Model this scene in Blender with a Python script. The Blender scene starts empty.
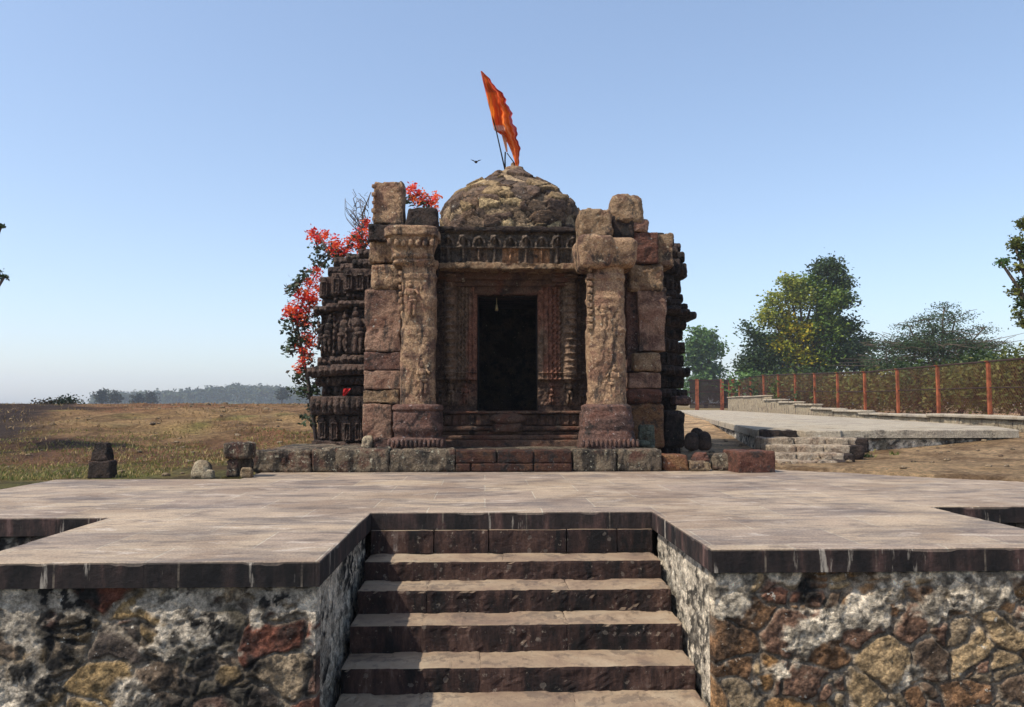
import bpy, math, random
import numpy as np
from mathutils import Vector
R = math.radians
SC = bpy.context.scene
COL = SC.collection
random.seed(7)
rng = np.random.default_rng(7)

# ------------------------------------------------------------------ camera
F = 800.0
YAW = math.atan((512-485)/F)
PIT = math.atan((404-353.5)/F)
EYE = np.array([0, 0, 0.80])
cd = bpy.data.cameras.new('camera'); cam = bpy.data.objects.new('camera', cd); COL.objects.link(cam)
cam.location = EYE; cam.rotation_euler = (R(90)+PIT, 0, -YAW)
cd.sensor_width = 36; cd.lens = 36*F/1024; cd.clip_end = 6000; cd.clip_start = 0.05
SC.camera = cam
SC.render.resolution_x = 1024; SC.render.resolution_y = 707

# ------------------------------------------------------------------ light
SUN = np.array([0.62, 0.31, -1.0]); SUN /= np.linalg.norm(SUN)      # direction the light travels
elev = math.asin(-SUN[2])
w = bpy.data.worlds.new('World'); SC.world = w; w.use_nodes = True
nt = w.node_tree; bg = nt.nodes['Background']
sky = nt.nodes.new('ShaderNodeTexSky'); sky.sky_type = 'NISHITA'; sky.sun_disc = False
sky.sun_elevation = elev; sky.sun_rotation = math.atan2(-SUN[0], -SUN[1])
sky.air_density = 1.0; sky.dust_density = 1.5; sky.ozone_density = 3.2; sky.altitude = 300
tint = nt.nodes.new('ShaderNodeMix'); tint.data_type = 'RGBA'; tint.blend_type = 'MULTIPLY'; tint.inputs[0].default_value = 1
tint.inputs[7].default_value = (1.16, 1.055, 1.045, 1)      # pale dry-season haze takes the edge off the blue
nt.links.new(sky.outputs[0], tint.inputs[6]); gm_ = nt.nodes.new('ShaderNodeGamma'); gm_.inputs[1].default_value = .8; nt.links.new(tint.outputs[2], gm_.inputs[0])
t2 = nt.nodes.new('ShaderNodeMix'); t2.data_type = 'RGBA'; t2.blend_type = 'MULTIPLY'; t2.inputs[0].default_value = 1
t2.inputs[7].default_value = (1.25, 1.34, 1.36, 1); nt.links.new(gm_.outputs[0], t2.inputs[6]); nt.links.new(t2.outputs[2], bg.inputs[0]); bg.inputs[1].default_value = 0.15
sl = bpy.data.lights.new('sun', 'SUN'); sl.energy = 3.9; sl.angle = R(0.53); sl.color = (1, 0.93, 0.82)
so = bpy.data.objects.new('sun', sl); COL.objects.link(so)
so.rotation_euler = Vector(SUN).to_track_quat('-Z', 'Y').to_euler()
vs = SC.view_settings; vs.view_transform = 'Standard'; vs.look = 'None'; vs.gamma = 1; vs.exposure = 0.46
vs.use_curve_mapping = False
SC.cycles.max_bounces = 6; SC.cycles.volume_bounces = 1; SC.cycles.transparent_max_bounces = 8

# ------------------------------------------------------------------ picture -> place
_f = np.array([math.sin(YAW)*math.cos(PIT), math.cos(YAW)*math.cos(PIT), math.sin(PIT)])
_r = np.array([math.cos(YAW), -math.sin(YAW), 0]); _u = np.cross(_r, _f)
def P(px, py, Y):
    d = _f + _r*(px-512)/F - _u*(py-353.5)/F
    return EYE + d*(Y/d[1])
def X_(px, Y, py=404): return P(px, py, Y)[0]
def Z_(py, Y, px=512): return P(px, py, Y)[2]

# ------------------------------------------------------------------ noise
def _h(ix, iy, iz, s):
    M = 0xffffffff
    n = (ix*374761393 + iy*668265263 + iz*2147483647 + s*974711) & M
    n = ((n ^ (n >> 13))*1274126177) & M
    n = ((n ^ (n >> 15))*668265263) & M
    return ((n ^ (n >> 16)) & M)/4294967295.0
def vnoise(p, s=0):
    i = np.floor(p).astype(np.int64); f = p-i; f = f*f*(3-2*f)
    x, y, z = i[:, 0], i[:, 1], i[:, 2]; r = 0
    for a in (0, 1):
        for b in (0, 1):
            for c in (0, 1):
                wt = (f[:, 0] if a else 1-f[:, 0])*(f[:, 1] if b else 1-f[:, 1])*(f[:, 2] if c else 1-f[:, 2])
                r = r + wt*_h(x+a, y+b, z+c, s)
    return r
ROT = np.array([[.36, .48, -.80], [-.80, .60, 0.], [.48, .64, .60]])
def fbm(p, s=0, o=4):
    p = np.asarray(p, float) @ ROT; r = 0; a = 0.5; t = 0
    for k in range(o):
        r = r + a*vnoise(p*(2.03**k)+k*17.3, s+k); t += a; a *= 0.5
    return r/t*2-1
def voro(p, s=0, dims=3):
    i = np.floor(p).astype(np.int64)
    d1 = np.full(len(p), 9.); d2 = np.full(len(p), 9.); idn = np.zeros(len(p))
    zs = (-1, 0, 1) if dims == 3 else (0,)
    for a in (-1, 0, 1):
        for b in (-1, 0, 1):
            for c in zs:
                q = i+np.array([a, b, c])
                j = np.stack([_h(q[:, 0], q[:, 1], q[:, 2], s+k) for k in (1, 2, 3)], 1)
                if dims == 2: j[:, 2] = 0
                pp = p.copy()
                if dims == 2: pp[:, 2] = q[:, 2]
                d = np.linalg.norm(q+j*0.9-pp, axis=1)
                h = _h(q[:, 0], q[:, 1], q[:, 2], s+9)
                m = d < d1
                d2 = np.where(m, d1, np.minimum(d2, d)); idn = np.where(m, h, idn); d1 = np.where(m, d, d1)
    return d1, d2, idn
def sstep(a, b, x):
    t = np.clip((x-a)/(b-a), 0, 1); return t*t*(3-2*t)

# ------------------------------------------------------------------ mesh builder
OFF = {}
class MB:
    def __init__(s): s.v = []; s.f4 = []; s.f3 = []; s.c = []; s.n = 0
    def add(s, v, f4=None, f3=None, c=None):
        v = np.asarray(v, float).reshape(-1, 3)
        if f4 is not None and len(f4): s.f4.append(np.asarray(f4, np.int64)+s.n)
        if f3 is not None and len(f3): s.f3.append(np.asarray(f3, np.int64)+s.n)
        s.v.append(v); s.n += len(v)
        s.c.append(np.tile(np.array([1., 1, 1]), (len(v), 1)) if c is None else np.broadcast_to(np.asarray(c, float), (len(v), 3)))
        return s
    def build(s, name, mat, parent=None, origin=None, smooth=True, color=False):
        V = np.concatenate(s.v)
        off = np.array(OFF[parent.name]) if parent else np.array(origin if origin is not None else (0, 0, 0), float)
        V = V-off
        f4 = np.concatenate(s.f4) if s.f4 else np.zeros((0, 4), np.int64)
        f3 = np.concatenate(s.f3) if s.f3 else np.zeros((0, 3), np.int64)
        me = bpy.data.meshes.new(name)
        me.vertices.add(len(V)); me.vertices.foreach_set('co', V.astype(np.float32).ravel())
        nl = len(f4)*4+len(f3)*3
        me.loops.add(nl); me.loops.foreach_set('vertex_index', np.concatenate([f4.ravel(), f3.ravel()]).astype(np.int32))
        me.polygons.add(len(f4)+len(f3))
        me.polygons.foreach_set('loop_start', np.concatenate([np.arange(len(f4))*4, len(f4)*4+np.arange(len(f3))*3]).astype(np.int32))
        me.polygons.foreach_set('loop_total', np.concatenate([np.full(len(f4), 4), np.full(len(f3), 3)]).astype(np.int32))
        me.polygons.foreach_set('use_smooth', np.full(len(f4)+len(f3), smooth))
        me.update(calc_edges=True); me.validate()
        if color:
            a = me.color_attributes.new('Col', 'FLOAT_COLOR', 'POINT')
            c = np.concatenate(s.c); a.data.foreach_set('color', np.hstack([c, np.ones((len(c), 1))]).astype(np.float32).ravel())
        me.materials.append(mat)
        o = bpy.data.objects.new(name, me); COL.objects.link(o)
        if parent: o.parent = parent
        else: o.location = off
        OFF[o.name] = tuple(off)
        return o
def tag(o, label=None, cat=None, group=None, kind=None):
    if label: o['label'] = label
    if cat: o['category'] = cat
    if group: o['group'] = group
    if kind: o['kind'] = kind
    return o
def thing(name, loc, label, cat, group=None):
    o = bpy.data.objects.new(name, None); COL.objects.link(o); o.location = loc; o.empty_display_size = .2
    OFF[o.name] = tuple(loc); return tag(o, label, cat, group)
def copy_tree(o, parent=None):
    c = o.copy(); COL.objects.link(c)
    if parent: c.parent = parent
    for ch in list(o.children): copy_tree(ch, c)
    return c

def rotm(rx=0, ry=0, rz=0):
    cx, sx, cy, sy, cz, sz = math.cos(rx), math.sin(rx), math.cos(ry), math.sin(ry), math.cos(rz), math.sin(rz)
    return (np.array([[cz, -sz, 0], [sz, cz, 0], [0, 0, 1]]) @ np.array([[cy, 0, sy], [0, 1, 0], [-sy, 0, cy]]) @
            np.array([[1, 0, 0], [0, cx, -sx], [0, sx, cx]]))
def box_grid(nx, ny, nz):
    vs_, fs, n = [], [], 0
    for ax, (na, nb) in ((0, (ny, nz)), (1, (nx, nz)), (2, (nx, ny))):
        for sg in (-1, 1):
            a, b = np.meshgrid(np.linspace(-1, 1, na+1), np.linspace(-1, 1, nb+1), indexing='ij')
            p = np.zeros(a.shape+(3,)); o = [k for k in range(3) if k != ax]
            p[..., o[0]] = a; p[..., o[1]] = b; p[..., ax] = sg
            idx = np.arange(a.size).reshape(a.shape)+n
            q = np.stack([idx[:-1, :-1], idx[1:, :-1], idx[1:, 1:], idx[:-1, 1:]], -1).reshape(-1, 4)
            flip = (sg < 0) ^ (ax == 1)
            if flip: q = q[:, ::-1]
            vs_.append(p.reshape(-1, 3)); fs.append(q); n += a.size
    V = np.concatenate(vs_); Fq = np.concatenate(fs)
    key = np.round(V*1e5).astype(np.int64)
    _, first, inv = np.unique(key, axis=0, return_index=True, return_inverse=True)
    inv = inv.reshape(-1)
    return V[first], inv[Fq]
def rbox(c, size, r=0.02, res=0.04, amp=0.01, fr=5., seed=0, rot=None, taper=0., sq=None, cap=60, fine=0.0):
    """stone block: rounded, worn, centred at c"""
    s = np.array(size, float)/2; r = min(r, s.min()*0.98)
    n = [int(min(cap, max(3, round(2*k/res)))) for k in s]
    V, Q = box_grid(*n)
    V = np.sign(V)*np.abs(V)**0.9 if r > 0.03 else V
    p = V*s
    inner = s-r
    q = np.clip(p, -inner, inner); d = p-q
    L = np.linalg.norm(d, axis=1, keepdims=True); nrm = d/np.maximum(L, 1e-9)
    p = q+nrm*r
    if taper: p[:, :2] *= (1-taper*(p[:, 2:3]/s[2]+1)/2)
    pw = p+np.array(c)
    na = fbm(pw*fr+seed*3.1, seed, 5); nb = 1-2*np.abs(fbm(pw*fr*.8+seed*5.7, seed+8, 4))
    p = p+nrm*min(amp, .035)*(na*.75+.2*nb)[:, None]
    sp = sstep(.10, .13, fbm(pw*fr*.6+seed*2.3, seed+11, 5))+.7*sstep(.2, .22, fbm(pw*fr*1.1+seed*1.3, seed+14, 4)); p = p-nrm*(min(amp*.9, .015)*sp)[:, None]
    if fine: p = p+nrm*fine*fbm(pw*fr*6+seed, seed+5, 3)[:, None]
    if rot is not None: p = p @ rot.T
    return p+np.array(c), Q
def ell(c, rad, n=8, amp=0.0, fr=8., seed=0, rot=None):
    V, Q = box_grid(n, n, n)
    V = V/np.linalg.norm(V, axis=1, keepdims=True)
    p = V*np.array(rad)
    if amp: p = p+V*amp*fbm((p+np.array(c))*fr, seed, 3)[:, None]
    if rot is not None: p = p @ rot.T
    return p+np.array(c), Q
def lathe(cx, cy, prof, n=64, pw=2.0, amp=0., fr=6., seed=0, step=0.03, rot0=0., sy=1.0, fine=0.):
    """prof: (z, r) bottom to top; pw>2 = squarish section"""
    prof = np.array(prof, float)
    zs = [prof[0, 0]]; rs = [prof[0, 1]]
    for (z0, r0), (z1, r1) in zip(prof[:-1], prof[1:]):
        k = max(1, int(math.hypot(z1-z0, r1-r0)/step))
        for t in np.linspace(0, 1, k+1)[1:]: zs.append(z0+(z1-z0)*t); rs.append(r0+(r1-r0)*t)
    zs = np.array(zs); rs = np.array(rs)
    a = np.linspace(0, 2*np.pi, n, endpoint=False)
    ca, sa = np.cos(a), np.sin(a)
    k = (np.abs(ca)**pw+np.abs(sa)**pw)**(-1/pw)
    A, Z = np.meshgrid(a, zs, indexing='xy')
    rr = rs[:, None]*k[None, :]
    x = rr*np.cos(A); y = rr*np.sin(A)*sy
    c, s_ = math.cos(rot0), math.sin(rot0)
    V = np.stack([cx+x*c-y*s_, cy+x*s_+y*c, Z], -1).reshape(-1, 3)
    nr = np.stack([np.cos(A+rot0), np.sin(A+rot0), 0*A], -1).reshape(-1, 3)
    if amp:
        sp = sstep(.10, .125, fbm(V*fr*.55*[1.3, 1.3, .6]+seed, seed+4, 5))+.5*sstep(.2, .22, fbm(V*fr*1.4+seed, seed+6, 4))
        V = V+nr*amp*(.35*fbm(V*fr, seed, 4)-1.0*sp)[:, None]
    if fine: V = V+nr*fine*fbm(V*fr*5, seed+3, 3)[:, None]
    m = len(zs); idx = np.arange(m*n).reshape(m, n); nx_ = np.roll(idx, -1, 1)
    Q = np.stack([idx[:-1], nx_[:-1], nx_[1:], idx[1:]], -1).reshape(-1, 4)
    V = np.vstack([V, [cx, cy, zs[0]], [cx, cy, zs[-1]]])
    b, t = m*n, m*n+1
    T = [[b, idx[0, (j+1) % n], idx[0, j]] for j in range(n)]+[[t, idx[-1, j], idx[-1, (j+1) % n]] for j in range(n)]
    return V, Q, np.array(T)
def tube(pts, rad, n=6):
    pts = np.array(pts, float); rad = np.broadcast_to(np.array(rad, float), (len(pts),))
    t = np.gradient(pts, axis=0); t /= np.linalg.norm(t, axis=1, keepdims=True)+1e-9
    ref = np.array([0.13, 0.21, 0.97]) if abs(t[0, 2]) < 0.9 else np.array([1., 0.1, 0.1])
    u = np.cross(t, ref); u /= np.linalg.norm(u, axis=1, keepdims=True)+1e-9; v = np.cross(t, u)
    a = np.linspace(0, 2*np.pi, n, endpoint=False)
    V = pts[:, None]+rad[:, None, None]*(u[:, None]*np.cos(a)[None, :, None]+v[:, None]*np.sin(a)[None, :, None])
    m = len(pts); idx = np.arange(m*n).reshape(m, n); nx_ = np.roll(idx, -1, 1)
    Q = np.stack([idx[:-1], nx_[:-1], nx_[1:], idx[1:]], -1).reshape(-1, 4)
    V = V.reshape(-1, 3); V = np.vstack([V, pts[0], pts[-1]])
    T = [[m*n, idx[0, (j+1) % n], idx[0, j]] for j in range(n)]+[[m*n+1, idx[-1, j], idx[-1, (j+1) % n]] for j in range(n)]
    return V, Q, np.array(T)
def box(x0, x1, y0, y1, z0, z1):
    v = [(x, y, z) for z in (z0, z1) for y in (y0, y1) for x in (x0, x1)]
    return np.array(v), np.array([(0, 2, 3, 1), (4, 5, 7, 6), (0, 1, 5, 4), (2, 6, 7, 3), (0, 4, 6, 2), (1, 3, 7, 5)])
def panel(o, ud, vd, nd, w_, h_, step, fn, skirt=0.03):
    """relief sheet: fn(u,v)->(height, rgb or None); rim folds back into the wall behind"""
    nu, nv = max(2, int(w_/step)), max(2, int(h_/step))
    u, v = np.meshgrid(np.linspace(0, w_, nu+1), np.linspace(0, h_, nv+1), indexing='ij')
    hh, c = fn(u.ravel(), v.ravel()); hh = np.array(hh).reshape(u.shape)
    hh[0, :] = hh[-1, :] = -skirt; hh[:, 0] = hh[:, -1] = -skirt
    V = (np.array(o)+u[..., None]*np.array(ud)+v[..., None]*np.array(vd)+hh[..., None]*np.array(nd)).reshape(-1, 3)
    idx = np.arange(u.size).reshape(u.shape)
    Q = np.stack([idx[:-1, :-1], idx[1:, :-1], idx[1:, 1:], idx[:-1, 1:]], -1).reshape(-1, 4)
    if np.dot(np.cross(ud, vd), nd) < 0: Q = Q[:, ::-1]
    return V, Q, c

# ------------------------------------------------------------------ materials
def newmat(name):
    m = bpy.data.materials.new(name); m.use_nodes = True
    t = m.node_tree; b = t.nodes['Principled BSDF']; b.inputs['Roughness'].default_value = 0.9
    b.inputs['Specular IOR Level'].default_value = 0.2
    return m, t, b
def N(t, ty, **k):
    n = t.nodes.new('ShaderNode'+ty)
    for a, b in k.items():
        if a in n.inputs.keys(): n.inputs[a].default_value = b
        else: setattr(n, a, b)
    return n
def pos(t, scale=(1, 1, 1), warp=0.):
    g = N(t, 'NewGeometry'); m = N(t, 'Mapping'); m.inputs['Scale'].default_value = scale
    t.links.new(g.outputs['Position'], m.inputs[0]); return m.outputs[0]
def noise(t, src, scale, detail=6, rough=0.6, dist=0.):
    n = N(t, 'TexNoise'); n.inputs['Scale'].default_value = scale; n.inputs['Detail'].default_value = detail
    n.inputs['Roughness'].default_value = rough; n.inputs['Distortion'].default_value = dist
    t.links.new(src, n.inputs['Vector'])
    m = N(t, 'MapRange'); m.inputs['From Min'].default_value = .27; m.inputs['From Max'].default_value = .73
    t.links.new(n.outputs['Fac'], m.inputs['Value']); return m.outputs[0]
def ramp(t, src, stops):
    r = N(t, 'ValToRGB'); e = r.color_ramp.elements
    while len(e) < len(stops): e.new(0.5)
    for k, (p, c) in enumerate(stops): e[k].position = p; e[k].color = (*c, 1) if len(c) == 3 else c
    t.links.new(src, r.inputs[0]); return r.outputs[0]
def mix(t, f, a, b, bt='MIX'):
    m = N(t, 'Mix', data_type='RGBA', blend_type=bt)
    for s, k in ((f, 0), (a, 6), (b, 7)):
        if isinstance(s, (int, float)): m.inputs[k].default_value = s
        elif isinstance(s, tuple): m.inputs[k].default_value = (*s, 1)
        else: t.links.new(s, m.inputs[k])
    return m.outputs[2]
def math_(t, op, a, b=0.):
    m = N(t, 'Math', operation=op)
    for s, k in ((a, 0), (b, 1)):
        if isinstance(s, (int, float)): m.inputs[k].default_value = s
        else: t.links.new(s, m.inputs[k])
    return m.outputs[0]
def smooth_(t, src, a, b):
    m = N(t, 'MapRange'); m.inputs['From Min'].default_value = a; m.inputs['From Max'].default_value = b
    t.links.new(src, m.inputs['Value']); return m.outputs[0]
def bump(t, b, h, strength, dist=0.02, prev=None):
    n = N(t, 'Bump'); n.inputs['Strength'].default_value = strength; n.inputs['Distance'].default_value = dist
    t.links.new(h, n.inputs['Height'])
    if prev is not None: t.links.new(prev, n.inputs['Normal'])
    t.links.new(n.outputs[0], b.inputs['Normal']); return n.outputs[0]
def G(h):   # sRGB hex -> linear
    r = [int(h[i:i+2], 16)/255 for i in (0, 2, 4)]
    return tuple(c/12.92 if c < .04045 else ((c+.055)/1.055)**2.4 for c in r)

def stone(name, cols, sc=3., dark=0.5, darkc=(0.035, 0.03, 0.027), lichen=0.0, lichc=(0.42, 0.40, 0.34), attr=False,
          bmp=0.5, carve=0.0, band=0.0, cs=14., streak=False, alb=.66):
    m, t, b = newmat(name)
    cols = [tuple(x*alb for x in q) for q in cols]; lichc = tuple(x*min(1, alb*1.15) for x in lichc)
    p = pos(t)
    c = ramp(t, noise(t, p, sc, 9, .68, .4), [(0.28, cols[0]), (0.5, cols[1]), (0.72, cols[2])])
    if attr:
        a = N(t, 'VertexColor'); a.layer_name = 'Col'
        g = ramp(t, noise(t, p, sc*4, 8, .7, .3), [(0.25, (.5*alb, .5*alb, .5*alb)), (0.75, (1.4*alb, 1.38*alb, 1.35*alb))])
        c = mix(t, 1.0, a.outputs[0], g, 'MULTIPLY')
    p2 = pos(t, (1, 1, 0.35)) if streak else p
    dn = noise(t, p2, sc*1.7, 9, .68, .2)
    c = mix(t, math_(t, 'MULTIPLY', smooth_(t, dn, 0.74-dark*.34, 0.90-dark*.30), .85), c, darkc)
    if lichen:
        ln = noise(t, p, sc*5.5, 6, .7)
        c = mix(t, smooth_(t, ln, .84-lichen*.3, .92-lichen*.3), c, lichc)
    sp = noise(t, p, 60, 3, .7)
    c = mix(t, 1.0, c, ramp(t, sp, [(.3, (.72, .72, .72)), (.7, (1.25, 1.25, 1.25))]), 'MULTIPLY')
    t.links.new(c, b.inputs['Base Color'])
    pr = None
    if carve:
        v = N(t, 'TexVoronoi'); v.inputs['Scale'].default_value = cs; v.feature = 'SMOOTH_F1'; t.links.new(p, v.inputs['Vector'])
        h = math_(t, 'ADD', v.outputs[0], math_(t, 'MULTIPLY', noise(t, p, cs*1.3, 4, .6, 1.2), 1.4))
        pr = bump(t, b, h, carve, .05)
    if band:
        wv = N(t, 'TexWave', wave_type='BANDS', bands_direction='Z'); wv.inputs['Scale'].default_value = 6; wv.inputs['Distortion'].default_value = 2
        t.links.new(p, wv.inputs['Vector']); pr = bump(t, b, wv.outputs['Fac'], band, .03, pr)
    bump(t, b, noise(t, p, 22, 10, .68), bmp, .03, pr)
    return m

SAND = (G('8a6a55'), G('9c7d66'), G('7b5a4b'))
M = {}
M['pillar'] = stone('sandstone_pillar', (G('6e5446'), G('b09070'), G('8a6854')), 3.5, .50, lichen=.3, lichc=G('b9ab92'), bmp=.75, carve=.16, cs=9, streak=True, alb=0.85)
M['pier'] = stone('pink_sandstone', (G('6e5246'), G('a5846e'), G('8a6654')), 3., .46, lichen=.2, bmp=.7, streak=True, alb=0.8)
M['purple'] = stone('purple_sandstone', (G('54403a'), G('7e6054'), G('6c4a3e')), 4., .55, lichen=.35, lichc=G('a3928a'), bmp=.8, carve=.3, cs=20, alb=0.78)
M['red'] = stone('red_sandstone', (G('643e32'), G('7e5546'), G('5c4034')), 4., .45, lichen=.15, bmp=.8)
M['ochre'] = stone('ochre_sandstone', (G('6c4e38'), G('8c6848'), G('744a36')), 4., .5, lichen=.2, bmp=.8, alb=0.75)
M['tanblock'] = stone('tan_sandstone', (G('85694f'), G('a58a6c'), G('7d5f4c')), 3.5, .42, lichen=.35, lichc=G('b5a78c'), bmp=.9, alb=0.8)
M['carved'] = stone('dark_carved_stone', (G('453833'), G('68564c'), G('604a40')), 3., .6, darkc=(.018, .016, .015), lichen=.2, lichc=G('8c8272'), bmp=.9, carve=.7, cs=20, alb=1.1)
M['facade'] = stone('door_stone', (G('4e3a30'), G('6e5546'), G('6e4838')), 2.2, .4, darkc=(.02, .017, .015), lichen=.25, lichc=G('8c7f6c'), bmp=.7, carve=.25, cs=26, alb=0.8)
M['dark_shade'] = stone('dark_and_shaded_stone', (G('2f2825'), G('453a34'), G('51423a')), 3., .6, darkc=(.015, .014, .013), lichen=.12, lichc=G('746a5c'), bmp=.9, carve=.5, cs=16, alb=0.8)  # for truly dark stones, and for shaded sides with shade in the colour
M['plinth'] = stone('plinth_stone', (G('6f6152'), G('8a7b66'), G('6b4d40')), 3.5, 1.0, darkc=(.022, .02, .018), lichen=.45, lichc=G('aba48e'), bmp=1., streak=True, alb=0.8)
M['plinthdark'] = stone('dark_plinth_stone', (G('4e3229'), G('5f3f33'), G('70503c')), 5, .8, darkc=(.02, .018, .017), lichen=.15, bmp=.8, alb=.5)
M['rock'] = stone('loose_rock', (G('7f6a52'), G('9f8a6c'), G('75604e')), 5, .5, lichen=.3, bmp=.9, alb=0.8)
M['domestone'] = stone('dome_rubble', SAND, 4, .22, attr=True, lichen=.2, bmp=.9, alb=1.0)
M['rubble'] = stone('rubble_masonry', SAND, 3.2, .20, darkc=(.03, .027, .024), attr=True, lichen=.12, lichc=G('c9c2b2'), bmp=.9, alb=1.25)
M['pale'] = stone('pale_stone', (G('96856c'), G('b5a68a'), G('8c7a66')), 4, .45, lichen=.3, bmp=.9, streak=True, alb=0.85)
M['idol'] = stone('green_grey_stone', (G('4c5044'), G('6c7060'), G('59503f')), 9, .45, bmp=.6, alb=0.7)

def paving_mat():
    m, t, b = newmat('paving_slabs')
    p = pos(t)
    br = N(t, 'TexBrick'); t.links.new(p, br.inputs['Vector'])
    br.inputs['Scale'].default_value = 1; br.inputs['Brick Width'].default_value = 0.86; br.inputs['Row Height'].default_value = 0.57
    br.inputs['Mortar Size'].default_value = 0.007; br.inputs['Mortar Smooth'].default_value = .6; br.inputs['Bias'].default_value = 0
    br.inputs['Color1'].default_value = (*G('8a7a6c'), 1); br.inputs['Color2'].default_value = (*G('a08e78'), 1)
    br.inputs['Mortar'].default_value = (*G('a59a88'), 1)
    c = br.outputs['Color']
    c = mix(t, 1., c, ramp(t, noise(t, p, 1.1, 6, .6, .5), [(.3, (.8, .76, .74)), (.5, (1, 1, 1)), (.72, (1.12, 1.1, 1.08))]), 'MULTIPLY')
    ps = pos(t, (.55, 1.5, 1))
    st = noise(t, ps, 1.6, 10, .7, .6)
    c = mix(t, math_(t, 'MULTIPLY', smooth_(t, st, .46, .78), .72), c, G('5c5552'))
    s2 = noise(t, pos(t, (.5, 1.2, 1)), 5, 8, .7, .3)
    c = mix(t, math_(t, 'MULTIPLY', smooth_(t, s2, .54, .80), .6), c, G('4c4340'))
    wl = noise(t, ps, 4.3, 8, .65, .8)
    c = mix(t, math_(t, 'MULTIPLY', smooth_(t, wl, .66, .82), .6), c, G('b5a798'))
    c = mix(t, 1., c, ramp(t, noise(t, p, 70, 4, .7), [(.3, (.8, .8, .8)), (.7, (1.18, 1.18, 1.18))]), 'MULTIPLY')
    # vertical sides of the slabs carry black mould
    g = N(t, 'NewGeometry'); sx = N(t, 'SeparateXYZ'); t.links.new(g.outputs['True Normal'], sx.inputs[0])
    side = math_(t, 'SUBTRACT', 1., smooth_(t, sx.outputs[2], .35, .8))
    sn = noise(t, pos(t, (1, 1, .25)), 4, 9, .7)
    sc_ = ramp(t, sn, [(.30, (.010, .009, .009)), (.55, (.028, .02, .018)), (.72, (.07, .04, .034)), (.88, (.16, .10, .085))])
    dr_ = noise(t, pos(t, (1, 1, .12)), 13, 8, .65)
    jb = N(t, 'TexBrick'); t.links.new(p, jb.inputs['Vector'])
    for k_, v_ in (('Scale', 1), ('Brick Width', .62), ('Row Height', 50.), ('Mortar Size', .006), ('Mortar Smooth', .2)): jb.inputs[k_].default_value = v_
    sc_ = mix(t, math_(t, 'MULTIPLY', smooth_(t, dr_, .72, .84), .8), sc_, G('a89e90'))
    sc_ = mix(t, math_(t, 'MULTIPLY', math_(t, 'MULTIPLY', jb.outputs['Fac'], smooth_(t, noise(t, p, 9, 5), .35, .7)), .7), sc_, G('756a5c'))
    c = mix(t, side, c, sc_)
    t.links.new(c, b.inputs['Base Color']); b.inputs['Roughness'].default_value = .75
    pr = bump(t, b, math_(t, 'SUBTRACT', 1., br.outputs['Fac']), .35, .008)
    bump(t, b, noise(t, p, 14, 10, .7), .35, .02, pr)
    return m
M['paving'] = paving_mat()
def step_mat():
    m, t, b = newmat('stair_stone'); p = pos(t)
    c = ramp(t, noise(t, p, 2.2, 8, .65, .4), [(.2, G('7a6656')), (.5, G('8e7a64')), (.8, G('998872'))])
    c = mix(t, math_(t, 'MULTIPLY', smooth_(t, noise(t, p, 6, 9, .7), .55, .68), .6), c, G('5d5148'))
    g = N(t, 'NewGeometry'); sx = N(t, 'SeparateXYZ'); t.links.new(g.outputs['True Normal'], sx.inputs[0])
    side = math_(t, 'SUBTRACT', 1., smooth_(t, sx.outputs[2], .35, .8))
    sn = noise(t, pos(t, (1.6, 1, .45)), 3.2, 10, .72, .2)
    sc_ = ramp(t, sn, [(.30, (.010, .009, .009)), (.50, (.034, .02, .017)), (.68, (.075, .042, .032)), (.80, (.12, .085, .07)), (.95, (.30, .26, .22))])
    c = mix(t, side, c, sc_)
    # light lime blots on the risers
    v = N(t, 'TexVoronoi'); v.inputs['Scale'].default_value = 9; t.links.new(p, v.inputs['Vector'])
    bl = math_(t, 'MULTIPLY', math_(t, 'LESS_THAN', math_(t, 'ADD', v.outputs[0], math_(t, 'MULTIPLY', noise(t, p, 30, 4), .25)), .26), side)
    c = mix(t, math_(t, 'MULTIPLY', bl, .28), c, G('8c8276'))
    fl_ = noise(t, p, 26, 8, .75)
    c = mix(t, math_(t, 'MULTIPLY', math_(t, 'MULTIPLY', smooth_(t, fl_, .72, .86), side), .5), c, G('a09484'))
    t.links.new(c, b.inputs['Base Color'])
    bump(t, b, noise(t, p, 18, 10, .7), .5, .02)
    return m
M['step'] = step_mat()
def plain(name, c, rough=.8, metal=0., var=.25, sc=30, bm=.2):
    m, t, b = newmat(name); p = pos(t)
    k1 = tuple(max(0, x*(1-var)) for x in c); k2 = tuple(min(1, x*(1+var)) for x in c)
    t.links.new(ramp(t, noise(t, p, sc, 5, .6), [(.2, k1), (.8, k2)]), b.inputs['Base Color'])
    b.inputs['Roughness'].default_value = rough; b.inputs['Metallic'].default_value = metal
    if bm: bump(t, b, noise(t, p, sc*2, 4), bm, .005)
    return m
M['rust'] = plain('rusty_post', (.24, .07, .03), .8, 0, .45, 4)
M['rail'] = plain('dark_rail', (.04, .022, .018), .8, 0, .3, 6)
M['mesh'] = plain('rusty_mesh', (.13, .05, .03), .85, 0, .4, 3)
M['bark'] = plain('bark', (.10, .075, .055), .9, 0, .35, 20)
M['twig'] = plain('grey_twig', (.13, .10, .085), .9, 0, .3, 20)
M['iron'] = plain('iron', (.03, .03, .03), .6, .6, .2)
M['brass'] = plain('brass', (.4, .3, .15), .4, .9, .2)
M['void'] = plain('shaded_interior', (.02, .018, .016), .95)  # the room's shade put into a near-black colour; not assigned
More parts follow.
